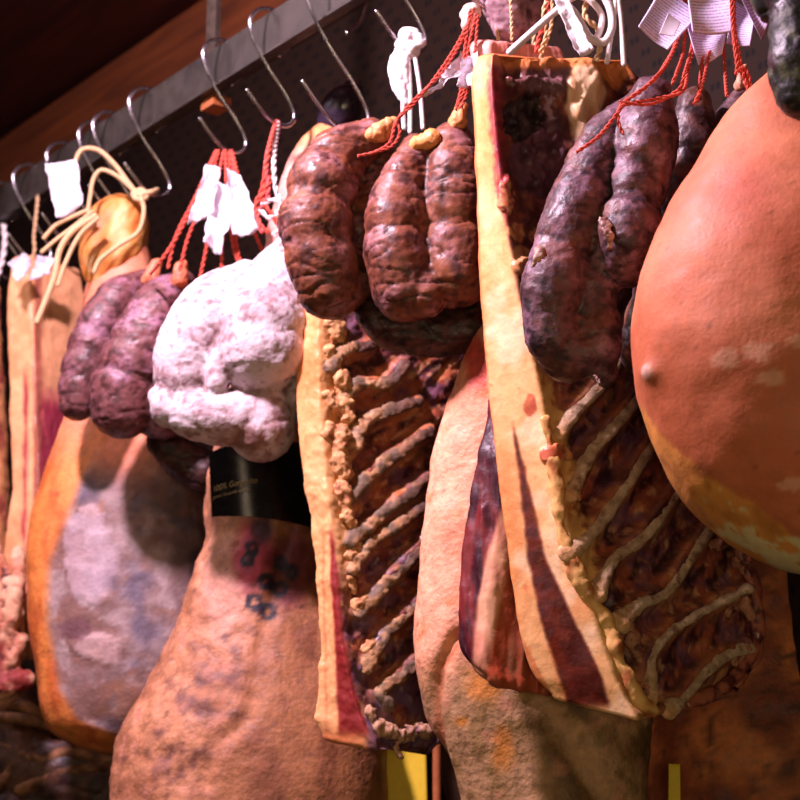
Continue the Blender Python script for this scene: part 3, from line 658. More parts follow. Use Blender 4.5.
def s2_paint(P, x, y, N):
    n = fbm(P, 24, 5); n2 = fbm(P, 60, 4, 3.); e = s2_ridge(y)
    # rib face: dark dried meat with fat streaks
    d = np.full(x.shape, 1e9)
    for r in RIBS2:
        dd, _ = pdist(x, y, r); d = np.minimum(d, dd)
    face = rib_face(P, d, 54, 0.)
    yl = sst(30, 16, x-e+14*n2)*sst(300, 380, y)   # yellowish fat beside the stripe
    face = mix(face, mix(col(226, 182, 108), col(186, 120, 64), sst(0, .4, n2)), yl)
    fat = mix(col(240, 188, 126), col(228, 152, 88), sst(-.2, .5, fbm(P, 20, 4, 4., (1, 1, .35))))
    fat = mix(fat, col(206, 120, 66), sst(.45, .62, fbm(P, 60, 3, 7.))*.6); fat = mix(fat, col(238, 152, 84), sst(380, 120, y)*sst(-.6, .2, fbm(P, 30, 4, 17., (1, 1, .25)))*.9); fat = mix(fat, col(244, 214, 172), sst(.1, .4, fbm(P, 16, 3, 19.))*sst(160, 260, y)*.7)
    # upper part: only a narrow fat edge then red meat
    fw = np.interp(y, [60, 130, 190, 260, 300, 400], [14, 14, 18, 34, 44, 56]); xl = np.interp(y, [66, 130, 220, 300, 400, 500, 580, 635, 694], [470, 473, 476, 479, 487, 499, 509, 518, 549])
    infat = sst(4, -4, x-xl-fw-4-3*n2); isface = sst(-5, 5, x-e+3*n2)
    up = sst(420, 330, y)
    red = mix(col(158, 58, 52), col(112, 34, 44), sst(-.2, .4, fbm(P, 90, 3, 2.)))
    mid = mix(face, red, sst(44, 22, x-xl-fw+8*n)*sst(260, 180, y)*1.)
    c = mix(mid, fat, np.where(y < 330, infat, sst(6, -4, x-e-0)))
    # lower: fat everywhere on the cut edge, with a dark red stripe widening downwards
    s0 = np.interp(y, [425, 500, 560, 620, 700], [512, 522, 528, 541, 566]); s1 = np.interp(y, [425, 500, 560, 620, 680, 716], [514, 532, 546, 575, 604, 612])
    stripe = sst(-2.5, 2.5, x-s0+2*n2)*sst(2.5, -2.5, x-s1+2*n2)*sst(415, 440, y)*sst(712, 700, y)
    c = mix(c, mix(col(102, 32, 16), col(74, 20, 12), sst(-.3, .3, n2)), stripe)
    # outer rind
    c = mix(c, col(196, 112, 62), sst(4.5, 1.5, x-xl)*.7)
    # brown hem of the fat
    # top details: dark hollow, purple meat, fat lump
    wx = x+14*fbm(P, 40, 4, 31.); wy = y+14*fbm(P, 40, 4, 33.); U = sst(330, 250, y)*isface
    c = mix(c, mix(col(132, 70, 50), col(78, 36, 34), sst(-.2, .3, n2)), U*sst(26, 36, x-xl+4*n)*.9)
    c = mix(c, col(112, 80, 84), sst(.35, .6, spot(wx, wy, 548, 78, 40, 16))*.85)
    c = mix(c, mix(col(106, 66, 80), col(64, 34, 44), sst(-.2, .3, fbm(P, 50, 5, 35.))), sst(.35, .5, spot(wx, wy, 540, 150, 30, 50))*.9)
    c = mix(c, mix(col(76, 60, 58), col(34, 20, 20), sst(-.2, .3, n2)), sst(.4, .55, spot(wx, wy, 528, 112, 22, 26))*.95)
    c = mix(c, col(206, 184, 196), sst(.55, .7, spot(wx, wy, 553, 104, 6, 14))*.7)
    c = mix(c, mix(col(238, 206, 164), col(222, 172, 122), sst(-.1, .4, fbm(P, 50, 4, 37., (2, 1, .4)))), sst(.40, .56, spot(x+.35*(wx-x), y, 588, 100, 22, 64)))
    c = mix(c, col(226, 140, 70), sst(.5, .8, spot(wx, wy, 620, 66, 22, 24))*.8)
    for cx, cy, rx, ry in ((508, 196, 9, 26), (528, 262, 22, 10), (516, 232, 10, 10), (540, 232, 8, 14)): c = mix(c, mix(col(230, 166, 108), col(196, 110, 66), sst(-.1, .4, n2)), sst(.45, .6, spot(wx, wy, cx, cy, rx, ry))*.85)
    c = mix(c, col(150, 40, 46), sst(-.05, .25, fbm(P, 140, 3, 39.))*np.exp(-((x-xl-fw-12)/9.)**2)*sst(250, 210, y)*.8)
    c = mix(c, col(176, 74, 46), sst(.45, .65, spot(wx, wy, 530, 405, 8, 14))*.7)
    c = mix(c, col(196, 100, 66), sst(.4, .6, spot(wx, wy, 551, 456, 15, 11))*.8)
    c = mix(c, col(226, 140, 72), sst(9, 2, y-60-.0*x)*sst(480, 490, x)*.8)
    c = mix(c, col(230, 178, 120), sst(.45, .65, spot(x, y, 525, 255, 20, 14)+.3*n2)*.7)
    c = mix(c, col(176, 74, 46), sst(.45, .65, spot(x, y, 530, 405, 8, 14)+.3*n2)*.7)
    c = mix(c, col(196, 100, 66), sst(.45, .7, spot(x, y, 551, 456, 14, 9)+.3*n2)*.8)
    # bottom rim: mix of fat and cartilage
    c = mix(c, col(168, 110, 70), sst(-3, 10, y-np.interp(x, [600, 650, 700, 760], [700, 706, 684, 640])+8*n)*isface*.6)
    c = mix(c, col(150, 62, 52), sst(-20, 4, x-np.interp(y, [500, 560, 640, 690], [728, 752, 764, 745])+8*n2)*sst(480, 520, y)*.6)
    return c
def s2_disp(P, x, y, N):
    e = s2_ridge(y); n = fbm(P, 26, 4); isf = sst(2, 24, x-e)
    d = np.full(x.shape, 1e9)
    for r in RIBS2:
        dd, _ = pdist(x, y, r); d = np.minimum(d, dd)
    front = sst(.0, .4, -N[..., 1])
    h = .0015*n+isf*front*(-.010*sst(5, 15, d)+sst(3, 12, d)*(.002*fbm(P, 70, 4, 2.)+.003*fbm(P, 20, 3, 5.)+.005*fbm(turn(P, 54), 64, 4, 21., (.2, 1, 1))))
    h += .0003*fbm(P, 110, 3)
    wx = x+14*fbm(P, 40, 4, 31.); wy = y+14*fbm(P, 40, 4, 33.); U = sst(330, 250, y)*isf*front
    h -= front*.013*sst(.35, .6, spot(wx, wy, 528, 112, 22, 26)); h += front*.011*sst(.2, .8, spot(x+.35*(wx-x), y, 588, 100, 22, 64)); h += front*.005*sst(.4, .6, spot(wx, wy, 508, 196, 9, 26))
    h += front*.006*sst(.4, .6, spot(wx, wy, 540, 80, 34, 10)) + front*.006*sst(.4, .6, spot(wx, wy, 528, 262, 22, 10))
    h += U*(1-sst(.3, .6, spot(x, y, 588, 100, 24, 66)))*(.007*fbm(P, 34, 5, 41.)+.004*ridged(P, 50, 4, 43.))
    h += front*.006*sst(.4, .6, spot(wx, wy, 551, 456, 14, 10))
    g, _ = pdist(x, y, [(612, 600), (632, 640), (640, 700)]); h -= front*.006*np.exp(-(g/6)**2)
    # bumpy end of the slab
    h += .006*fbm(P, 45, 3, 9.)*sst(720, 745, x)*sst(500, 540, y)
    return h
slab('body', S2, Y2, M['slab'], t, s2_paint, s2_disp, 300, 44, 190)
bc = (col(178, 150, 120), col(206, 180, 146), col(220, 166, 106))
for i, r in enumerate(RIBS2): rib(t, S2, Y2, r, 7.0, bc, True, .004, .5, i*3.1, .003)
gristle(t, S2, Y2, [(555, 458, 8, 10, -4), (550, 452, 6, 4, 8), (572, 502, 7, 4, -6), (568, 498, 5, 6, 8)], col(204, 140, 88), col(150, 84, 50), 2.)
gristle(t, S2, Y2, [(716, 545, 8, 18, -10), (738, 560, 6, 12, 14), (744, 600, 6, 8, 20), (728, 612, 5, 18, -8), (745, 650, 6, -10, 12), (634, 640, 8, 8, 22), (646, 690, 7, -6, 16), (622, 612, 7, 8, 14)], col(176, 122, 92), col(104, 52, 46), 5.)
strip(t, 'fat_ridge', S2, Y2, [(546, 420, 5), (556, 480, 7), (562, 530, 6), (582, 584, 8), (606, 622, 8), (618, 660, 7), (640, 700, 7), (654, 712, 5)], 7, col(224, 176, 104), col(176, 106, 58), .0, 3.)
strip(t, 'dried_edge', S2, Y2, [(716, 520, 5), (736, 540, 7), (750, 572, 7), (757, 606, 7), (758, 640, 7), (742, 668, 6), (718, 690, 6), (690, 704, 6)], 7, col(166, 98, 72), col(92, 42, 40), .001, 6.)
cord('hanging_cord', [(540, 60, .03), (552, 20, .02), (549, -40, .01), (546, -88, .0)], 1.98, 2.2, M['cord'], t)

# --- rib slab in the middle left
S1 = [(304, 296, 318, 296, 470, 296, .06), (299, 330, 318, 332, 480, 330, .08), (295, 390, 320, 392, 485, 380, .10), (299, 450, 324, 452, 485, 440, .10), (308, 515, 330, 518, 485, 500, .10), (314, 575, 336, 575, 485, 560, .10), (318, 640, 342, 640, 480, 630, .10), (317, 690, 352, 692, 465, 690, .09), (313, 720, 366, 732, 444, 738, .08), (319, 733, 378, 746, 432, 750, .07)]
Y3 = 2.25
RIBS1 = [[(329, 366), (346, 350), (371, 346)], [(346, 394), (362, 383), (385, 384), (405, 364)], [(354, 446), (362, 424), (388, 412), (418, 402)], [(348, 500), (380, 466), (405, 448), (430, 430)], [(350, 540), (366, 528), (394, 506), (430, 478)],
         [(352, 568), (368, 545), (398, 524), (434, 500)], [(358, 612), (388, 583), (416, 552), (440, 530)], [(366, 668), (388, 631), (416, 606), (440, 586)], [(388, 708, 7), (379, 694), (398, 678), (424, 654), (440, 640)]]
t = thing('rib_slab', 'narrow pork rib slab hanging below the brown lobed sausages', 'meat', at(370, 300, Y3), 'slabs of cured ribs')
def s1_ridge(y): return np.interp(y, [296, 392, 452, 518, 575, 640, 692, 732], [318, 320, 324, 330, 336, 342, 352, 366])
def s1_paint(P, x, y, N):
    n = fbm(P, 24, 5, 40.); n2 = fbm(P, 60, 4, 43.); e = s1_ridge(y)
    d = np.full(x.shape, 1e9)
    for r in RIBS1:
        dd, _ = pdist(x, y, r); d = np.minimum(d, dd)
    face = rib_face(P, d, 38, 40.)
    face = mix(face, col(116, 96, 130), sst(.0, .45, fbm(P, 30, 4, 48.)+.003*(y-630))*.7)
    face = mix(face, col(210, 160, 104), sst(26, 10, x-e+12*n2)*sst(620, 540, y))
    fat = mix(col(240, 178, 118), col(226, 144, 84), sst(-.2, .5, fbm(P, 20, 4, 44., (1, 1, .35))))
    c = mix(face, fat, sst(5, -3, x-e+2*n2))
    s0 = np.interp(y, [520, 575, 640, 700, 745], [329, 331, 335, 336, 340]); s1 = np.interp(y, [520, 575, 640, 700, 745], [331, 338, 344, 358, 372])
    st = sst(-2, 2, x-s0+n2)*sst(2, -2, x-s1+n2)*sst(520, 545, y)*sst(740, 730, y)
    c = mix(c, col(138, 40, 40), st)
    l2 = np.interp(y, [560, 700], [323, 326]); c = mix(c, col(208, 124, 78), np.exp(-((x-l2)/1.6)**2)*.6*sst(500, 560, y))
    c = mix(c, col(186, 100, 56), sst(722, 738, y+4*n)*sst(400, 330, x)*.7)
    return c
def s1_disp(P, x, y, N):
    e = s1_ridge(y); d = np.full(x.shape, 1e9)
    for r in RIBS1:
        dd, _ = pdist(x, y, r); d = np.minimum(d, dd)
    front = sst(.0, .4, -N[..., 1]); isf = sst(4, 24, x-e)
    return .005*fbm(P, 26, 4)*(x > 305)+.0007*fbm(P, 110, 3)+isf*front*(-.009*sst(4, 11, d)+sst(3, 10, d)*(.003*fbm(P, 50, 4, 2.)+.005*fbm(turn(P, 38), 62, 4, 61., (.2, 1, 1))))
slab('body', S1, Y3, M['slab'], t, s1_paint, s1_disp, 280, 30, 130, dyL=.02, rnd=4)
bc1 = (col(170, 128, 88), col(198, 156, 112), col(214, 162, 112))
for i, r in enumerate(RIBS1): rib(t, S1, Y3, r, 6.8, bc1, True, .004, .5, 30+i*2.7, .003, 2.4)
gristle(t, S1, Y3, [(334, 322, 12, 3, 14), (330, 350, 8, 5, 14), (340, 378, 11, 3, 14), (345, 404, 11, 2, 14), (328, 396, 7, 6, 12), (342, 436, 12, -2, 12), (340, 462, 12, 4, 12), (342, 490, 11, 2, 12), (348, 514, 9, 4, 12), (330, 428, 8, -4, 6), (350, 556, 8, 8, -8), (358, 606, 8, 8, -6), (352, 580, 6, 2, 10), (366, 650, 6, 6, -8)], col(216, 162, 108), col(160, 104, 66), 31., name='backbone')
gristle(t, S1, Y3, [(378, 728, 9, 14, 4), (400, 735, 9, 12, -2), (420, 728, 8, 8, 6), (370, 712, 7, 2, 8), (398, 748, 4, 2, 8)], col(206, 160, 124), col(120, 84, 84), 34.)
cord('hanging_cord', [(372, 296, .03), (368, 190, .03), (356, 130, .02), (348, 134, .0)], 2.27, 2, M['cord'], t)

# --- bacon slab behind the big slab
S4 = [(472, 50, 490, 48, 560, 56, .05), (482, 120, 500, 120, 600, 125, .05), (492, 300, 512, 300, 620, 300, .05), (488, 420, 512, 425, 640, 420, .05), (472, 490, 500, 490, 640, 490, .05), (463, 560, 495, 565, 640, 560, .05), (461, 620, 486, 625, 640, 620, .05), (464, 648, 484, 664, 620, 690, .05), (474, 662, 492, 676, 610, 700, .05)]
t = thing('bacon_slab', 'purple-red bacon slab half hidden behind the big rib slab', 'meat', at(520, 48, 2.03))
def s4_paint(P, x, y, N):
    n2 = fbm(P, 50, 4, 60., (1, 1, .3)); e = np.interp(y, [430, 490, 560, 600, 640, 670], [512, 504, 486, 478, 474, 472]) + 2*n2
    c = mix(col(118, 38, 40), col(58, 18, 30), sst(-.2, .25, n2)); c = mix(c, col(188, 120, 110), sst(.3, .42, fbm(P, 60, 4, 66., (1, 1, .12)))*.6)
    pale = mix(col(220, 168, 130), col(196, 132, 104), sst(-.3, .3, fbm(P, 20, 3)))
    c = mix(c, pale, sst(-1, 4, x-e)); c = mix(c, mix(col(170, 74, 44), col(150, 96, 70), sst(-.2, .4, n2)), sst(18, 26, x-e+.1*(y-600)))
    c = mix(c, col(232, 152, 138), sst(110, 70, y))
    return c
def s4_disp(P, x, y, N): return .004*fbm(P, 24, 4)+.005*ridged(P, 36, 4, 2., (1, 1, .22))
slab('body', S4, 2.0, M['slab'], t, s4_paint, s4_disp, 200, 26, 80, dyL=.02, rnd=4)
cord('hanging_cord', [(500, 52, .02), (494, 10, .02), (484, -30, .0)], 2.03, 2, M['cord'], t)

# --- slabs and bones at the far left
S5 = [(12, 262, 26, 260, 80, 275, .06), (9, 300, 30, 300, 84, 300, .06), (9, 350, 34, 350, 84, 350, .06), (11, 420, 36, 420, 82, 420, .06), (12, 480, 38, 480, 76, 480, .06), (6, 540, 34, 545, 66, 540, .06), (-4, 600, 26, 600, 56, 600, .06), (-8, 650, 20, 655, 50, 650, .06)]
t = thing('pork_belly_slab', 'cream and magenta pork belly slab left of the wrapped ham', 'meat', at(35, 262, 2.86))
def s5_paint(P, x, y, N):
    n = fbm(P, 20, 4, 70.); n2 = fbm(P, 30, 4, 71., (1, 1, .4))
    c = mix(col(240, 180, 128), col(232, 158, 108), sst(-.3, .3, n))
    c = mix(c, col(214, 156, 112), sst(34, 40, x))
    st = sst(-3, 2, x-24+4*n)*sst(3, -2, x-np.interp(y, [360, 400, 520], [24, 29, 26])+3*n2)*sst(355, 395, y); c = mix(c, col(150, 50, 62), st*.85)
    c = mix(c, mix(col(142, 48, 66), col(206, 120, 110), sst(.05, .4, n2)), sst(36, 42, x+3*n)*sst(380, 420, y+20*n))
    c = mix(c, col(130, 60, 50), sst(32, 36, x)*sst(44, 38, x)*.7)
    c = mix(c, col(140, 60, 60), sst(.2, .5, fbm(P, 40, 4, 75.))*.4*sst(540, 600, y))
    return c
slab('body', S5, 2.86, M['slab'], t, s5_paint, lambda P, x, y, N: .004*fbm(P, 22, 4, 70.)+.003*ridged(P, 26, 3, 3., (1, 1, .35)), 160, 26, 60, dyL=.02, rnd=4)
t = thing('rib_piece', 'bony cream and red rib piece at the lower left edge beside the mouldy ham', 'meat', at(5, 530, 2.80))
def pbony(P, x, y, N, cv):
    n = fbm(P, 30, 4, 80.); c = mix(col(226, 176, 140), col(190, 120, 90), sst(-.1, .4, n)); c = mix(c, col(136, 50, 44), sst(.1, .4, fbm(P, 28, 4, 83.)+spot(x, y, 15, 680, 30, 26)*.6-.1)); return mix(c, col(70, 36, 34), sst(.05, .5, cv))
organic('meat', [([(-30, 520, 0, 18), (-14, 580, 0, 26), (-5, 640, 0, 26), (-2, 690, 0, 22)],), ([(18, 552, -.01, 7), (16, 590, -.02, 9), (10, 620, -.02, 9)],), ([(22, 640, -.01, 8), (8, 660, -.02, 9)],), ([(26, 680, -.01, 10), (0, 686, -.02, 14)],), ([(14, 575, -.01, 8), (-6, 600, -.02, 9)],), ([(18, 612, -.01, 8), (-6, 634, -.02, 9)],)], 2.80, M['bone'], t, pbony, d_sausage(.003, 40, .003), .003)
t = thing('rib_rack', 'dark rack of ribs at the bottom left below the mouldy ham', 'meat', at(50, 700, 3.0))
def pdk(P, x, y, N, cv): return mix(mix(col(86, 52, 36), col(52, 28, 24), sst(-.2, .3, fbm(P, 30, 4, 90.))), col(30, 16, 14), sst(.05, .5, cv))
organic('meat', [([(-50, 640, .03, 50), (20, 760, .03, 56), (110, 790, .03, 56), (150, 840, .03, 60)],), ([(-30, 820, .03, 60), (80, 850, .03, 60)],)], 3.0, M['dark'], t, pdk, d_sausage(.005, 24, .004), .005)
for i, p in enumerate([[(-10, 716), (40, 722), (90, 740), (122, 746)], [(-5, 742), (40, 760), (70, 752), (110, 762)], [(20, 790), (50, 775), (90, 768), (135, 760)], [(-5, 790), (10, 770), (18, 750)], [(-10, 700), (30, 708), (60, 728)]]):
    W = interp_world([[*at(x, y, 2.955), .0095] for x, y in p], 40); G = sweep(W, 40, 16); G = G+outward(G, grid_normals(G))*(.003*fbm(G, 60, 3, i))[..., None]
    closed_grid('rib', G, M['bone'], t, mix(col(150, 104, 70), col(96, 60, 40), sst(-.2, .4, fbm(G, 60, 3, i))))
t = thing('pork_slab', 'sliver of tan cured pork cut by the left picture edge', 'meat', at(-10, 290, 3.0))
organic('meat', [([(-8, 290, 0, 9), (-12, 350, 0, 16), (-14, 430, 0, 22), (-16, 520, 0, 26), (-20, 640, 0, 26)],)], 2.99, M['slab'], t, lambda P, x, y, N, cv: mix(col(206, 142, 92), col(150, 72, 60), sst(-.1, .3, fbm(P, 20, 4, 95.))), d_sausage(.004, 26, .003), .004)
cord('white_tie', [(-6, 285), (2, 262), (5, 240), (4, 224)], 3.0, 3, M['whitecord'], t)

# ================================================================== SAUSAGES
def knot(parent, px, py, Y, c1=col(222, 150, 92), r=9, dx=0, dyp=-14, off=0.):
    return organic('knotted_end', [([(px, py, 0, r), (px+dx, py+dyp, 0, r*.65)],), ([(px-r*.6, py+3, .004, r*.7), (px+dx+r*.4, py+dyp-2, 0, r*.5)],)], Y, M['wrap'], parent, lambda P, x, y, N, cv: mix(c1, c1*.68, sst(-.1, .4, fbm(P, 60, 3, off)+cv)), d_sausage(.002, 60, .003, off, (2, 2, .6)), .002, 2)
BR, BRh, BRl = col(122, 68, 48), col(146, 98, 98), col(64, 30, 24)
# brown lobed sausages
t = thing('lobed_sausage', 'brown lobed sausage with orange knotted end, left of the brown pair', 'sausage', at(350, 120, 2.08), 'brown lobed sausages')
organic('casing', [([(372, 136, 0, 20), (338, 158, -.0, 34), (318, 200, -.01, 39), (318, 245, -.01, 40), (330, 288, 0, 36)], [(.28, .10, .05), (.52, .16, .045), (.76, .10, .05)]),
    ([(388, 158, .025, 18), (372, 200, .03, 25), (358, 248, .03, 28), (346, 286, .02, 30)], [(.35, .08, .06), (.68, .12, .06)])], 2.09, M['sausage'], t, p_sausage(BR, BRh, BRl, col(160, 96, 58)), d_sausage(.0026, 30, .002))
knot(t, 380, 132, 2.06, r=12, dx=8, dyp=-8)
t = thing('lobed_sausage', 'brown lobed sausage touching the cream fat edge of the big slab', 'sausage', at(455, 110, 2.06), 'brown lobed sausages')
organic('casing', [([(418, 150, 0, 20), (402, 190, -.005, 30), (396, 240, -.01, 35), (406, 290, 0, 36)], [(.30, .03, .05), (.62, .09, .04)]),
    ([(452, 142, 0, 24), (455, 180, -.005, 36), (456, 235, -.005, 36), (454, 276, 0, 38)], [(.33, .04, .05), (.66, .09, .04)]),
    ([(424, 250, -.004, 20), (424, 296, -.008, 26)],)], 2.07, M['sausage'], t, p_sausage(BR, BRh, BRl, col(160, 96, 58), off=5.), d_sausage(.0026, 30, .002, 5.))
knot(t, 458, 122, 2.05, r=9, dx=2, dyp=-14, off=2.)
knot(t, 432, 140, 2.05, col(228, 158, 88), 12, -16, 4, 4.)
t = thing('blood_sausage', 'near-black sausage tucked underneath the two brown lobed ones', 'sausage', at(420, 300, 2.13))
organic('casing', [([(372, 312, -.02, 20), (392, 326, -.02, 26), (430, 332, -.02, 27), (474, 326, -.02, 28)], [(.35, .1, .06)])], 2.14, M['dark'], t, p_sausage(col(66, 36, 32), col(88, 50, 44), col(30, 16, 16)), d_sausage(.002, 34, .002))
# dark wrinkled sausages by the near ham
DK, DKh, DKl = col(92, 62, 66), col(124, 90, 104), col(40, 26, 30)
t = thing('wrinkled_sausage', 'dark purple wrinkled sausage bent double in front of the big slab', 'sausage', at(645, 90, 1.8), 'dark wrinkled sausages')
organic('casing', [([(640, 100, .0, 14), (606, 138, .0, 24), (580, 200, -.005, 33), (560, 270, -.005, 36), (552, 325, 0, 33), (570, 358, .01, 28)], [(.35, .08, .04), (.62, .1, .03), (.85, .1, .04)]),
    ([(652, 98, -.01, 24), (648, 140, -.015, 34), (638, 190, -.015, 32), (628, 235, -.02, 36), (622, 262, -.01, 30)], [(.45, .05, .05), (.66, .2, .05)]),
    ([(600, 240, 0, 26), (592, 300, 0, 28), (598, 350, .005, 26)], [(.6, .12, .08)]), ([(585, 352, .0, 20), (605, 372, .01, 16)],)], 1.82, M['dark'], t,
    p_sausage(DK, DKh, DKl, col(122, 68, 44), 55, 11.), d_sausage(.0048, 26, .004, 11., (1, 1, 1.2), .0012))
t = thing('wrinkled_sausage', 'dark rusty wrinkled sausage squeezed against the smooth pink ham', 'sausage', at(695, 100, 1.86), 'dark wrinkled sausages')
organic('casing', [([(694, 104, 0, 20), (694, 150, -.0, 32), (684, 220, .0, 38), (668, 290, .0, 38), (648, 350, 0, 30)], [(.25, .1, .05), (.5, .15, .05)])], 1.87, M['dark'], t,
    p_sausage(col(78, 50, 48), col(126, 76, 52), DKl, None, 40, 17.), d_sausage(.0045, 28, .004, 17., (1, 1, 1.2), .0012))
t = thing('wrinkled_sausage', 'dark sausage with pale tied tip directly behind the pink ham', 'sausage', at(738, 80, 1.87), 'dark wrinkled sausages')
organic('casing', [([(742, 98, 0, 12), (732, 130, 0, 26), (726, 180, 0, 34), (722, 250, 0, 36)],)], 1.89, M['dark'], t, p_sausage(col(92, 62, 64), col(130, 92, 96), DKl, None, 50, 23.), d_sausage(.003, 30, .0025, 23.))
knot(t, 742, 84, 1.86, col(206, 150, 118), 7, 0, -16, 6.)
for k, (x, y, a, b, r) in enumerate([(604, 222, 5, 26, 7), (595, 376, 3, 14, 4), (540, 250, -8, 16, 5)]):
    organic('casing_flap', [([(x, y, -.045, r), (x+a*.5+2, y+b*.5, -.05, r*.8), (x+a, y+b, -.045, r*.5)], [], .5)], 1.82, M['wrap'], bpy.data.objects['wrinkled_sausage'], lambda P, x, y, N, cv: mix(col(176, 150, 132), col(120, 80, 70), sst(-.1, .3, fbm(P, 90, 3))), d_sausage(.005, 80, .005), .0016, 1)
# purple pair
PU, PUh, PUl = col(116, 70, 70), col(150, 106, 124), col(64, 34, 34)
t = thing('purple_sausage', 'purple-brown sausage in front of the wrapped ham, left of its pair', 'sausage', at(145, 270, 2.55), 'purple sausages')
organic('casing', [([(146, 280, .02, 13), (118, 300, .01, 24), (96, 340, .005, 27), (82, 382, 0, 25), (78, 404, 0, 20)], [(.3, .04, .03), (.52, .06, .03), (.68, .09, .03), (.85, .10, .03)])], 2.56, M['sausage'], t, p_sausage(PU, PUh, PUl, None, 50, 31.), d_sausage(.001, 30, .0014, 31., (1, 1, 2.6), .0012))
knot(t, 152, 278, 2.545, col(216, 124, 88), 9, 4, -14, 12.)
t = thing('purple_sausage', 'fat purple-brown sausage left of the white mouldy bundle', 'sausage', at(180, 268, 2.5), 'purple sausages')
organic('casing', [([(182, 284, .02, 16), (164, 304, .005, 30), (145, 345, .0, 38), (126, 388, 0, 38), (122, 408, 0, 34)], [(.2, .03, .025), (.4, .04, .025), (.6, .04, .025), (.8, .10, .03)]), ([(190, 310, .02, 24), (180, 360, .02, 36), (162, 405, .02, 38)],)], 2.51, M['sausage'], t, p_sausage(PU, PUh, PUl, None, 50, 37.), d_sausage(.001, 30, .0014, 37., (1, 1, 2.6), .0012))
knot(t, 180, 280, 2.49, col(216, 124, 88), 9, 0, -14, 8.)
t = thing('blood_sausage', 'near-black sausage below the purple pair beside the black ham label', 'sausage', at(185, 430, 2.57))
organic('casing', [([(165, 440, 0, 20), (185, 460, 0, 22), (205, 474, 0, 22)],)], 2.58, M['dark'], t, p_sausage(col(58, 30, 28), col(80, 44, 40), col(26, 14, 14), None, 50, 39.), d_sausage(.002, 34, .002))
# small orange tops behind the white bundle
t = thing('purple_sausage', 'orange-tipped small sausage top behind the white mouldy bundle', 'sausage', at(215, 262, 2.45), 'purple sausages')
organic('casing', [([(222, 276, 0, 10), (214, 300, 0, 24), (205, 340, .0, 28)],)], 2.47, M['sausage'], t, p_sausage(col(216, 140, 100), col(230, 160, 120), col(160, 90, 60), None, 50, 41.), d_sausage(.002, 34, .002))
# white mouldy bundle
t = thing('white_sausage_bundle', 'big lumpy sausage bundle covered in white mould', 'sausage', at(285, 232, 2.3))
def pw(P, x, y, N, cv):
    n = fbm(P, 26, 5, 50.); n2 = fbm(P, 70, 4, 52.)
    c = mix(col(206, 192, 196), col(176, 154, 158), sst(-.1, .4, n)); c = mix(c, col(126, 92, 92), sst(.05, .4, fbm(P, 110, 5, 57.)+.5*n)*.6)
    k = sst(-.05, .4, n+.012*(y-425)-.1)*sst(215, 240, x); c = mix(c, col(128, 88, 78), k*.75)
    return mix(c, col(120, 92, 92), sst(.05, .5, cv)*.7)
organic('casing', [([(291, 246, .02, 16), (280, 276, .01, 34), (266, 318, -.015, 50), (262, 352, -.02, 50)], [(.9, .04, .05)]), ([(246, 274, .01, 16), (214, 306, .0, 34), (192, 352, 0, 40), (188, 378, 0, 36)],),
    ([(170, 408, -.01, 22), (200, 416, -.015, 28), (238, 418, -.01, 30)], [(.1, .1, .08)]), ([(262, 408, 0, 34), (262, 432, 0, 34)],), ([(304, 268, .02, 28), (300, 330, .02, 42), (292, 390, .02, 38)],), ([(218, 360, -.03, 14), (216, 384, -.034, 12)],), ([(156, 396, -.01, 9), (166, 416, -.015, 12)],)],
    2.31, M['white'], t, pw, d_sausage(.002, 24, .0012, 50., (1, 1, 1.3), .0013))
# little sausage at the top centre
t = thing('lobed_sausage', 'greyish purple sausage cut by the top edge above the big slab', 'sausage', at(510, -10, 2.05))
organic('casing', [([(500, -40, 0, 28), (506, 0, 0, 28), (510, 26, 0, 20)],), ([(530, -50, .01, 18), (532, 0, .01, 18), (524, 28, .01, 14)],)], 2.06, M['sausage'], t, p_sausage(col(150, 118, 124), col(190, 160, 168), col(92, 60, 66), None, 50, 61.), d_sausage(.003, 34, .003, 61.))
cord('tie', [(512, 40, -.035), (511, 10, -.035), (508, -30, -.035)], 2.05, 1.8, M['cord'], t)
knot(t, 472, 12, 2.03, col(232, 200, 190), 10, -6, 14, 9.)
# pink tied casing behind brown sausages: top of the net
# ================================================================== CORDS AND TAGS
def bundle(name, label, strands, Y, m, rpx=2, cat='string', group=None, grp=None):
    p = strands[0][0]; t = thing(name, label, cat, at(p[0], p[1], Y), group)
    for k, s_ in enumerate(strands): cord('strand', s_, Y, rpx, m[k % len(m)] if isinstance(m, list) else m, t)
    return t
Yh = 2.42
bundle('red_string', 'fan of red strings from the tagged hook down to the purple sausages', [
    [(218, 151, .03), (200, 190), (178, 235), (160, 262), (150, 274, .04)], [(219, 151, .03), (204, 200), (188, 238), (180, 270)], [(216, 151, .03), (196, 196), (176, 236), (168, 268)],
    [(224, 151, .03), (214, 200), (206, 250), (200, 278)], [(226, 151, .03), (226, 200), (222, 245), (222, 270)], [(232, 151, .03), (236, 200), (236, 240), (240, 262)], [(230, 151, .03), (229, 210), (234, 250), (238, 262)], [(232, 151, .03), (242, 190), (252, 225), (262, 250)]], Yh, M['red'], 2.1)
papertag('white paper tag on the red strings, leftmost of the cluster', [(206, 163), (220, 166), (212, 212), (187, 224)], 2.40, .008, group='white tags on the red strings')
papertag('crumpled white tag in the middle of the red string cluster', [(212, 180), (236, 184), (222, 254), (203, 243)], 2.395, .012, group='white tags on the red strings')
papertag('white paper tag on the red strings, rightmost of the cluster', [(226, 168), (241, 174), (260, 228), (232, 236)], 2.385, .010, group='white tags on the red strings')
rw = mat('red_white_braid', .75, .1, 0, .4, 700, .3, base=(226, 96, 92), vary=.35, vscale=180)
Yw = 2.335
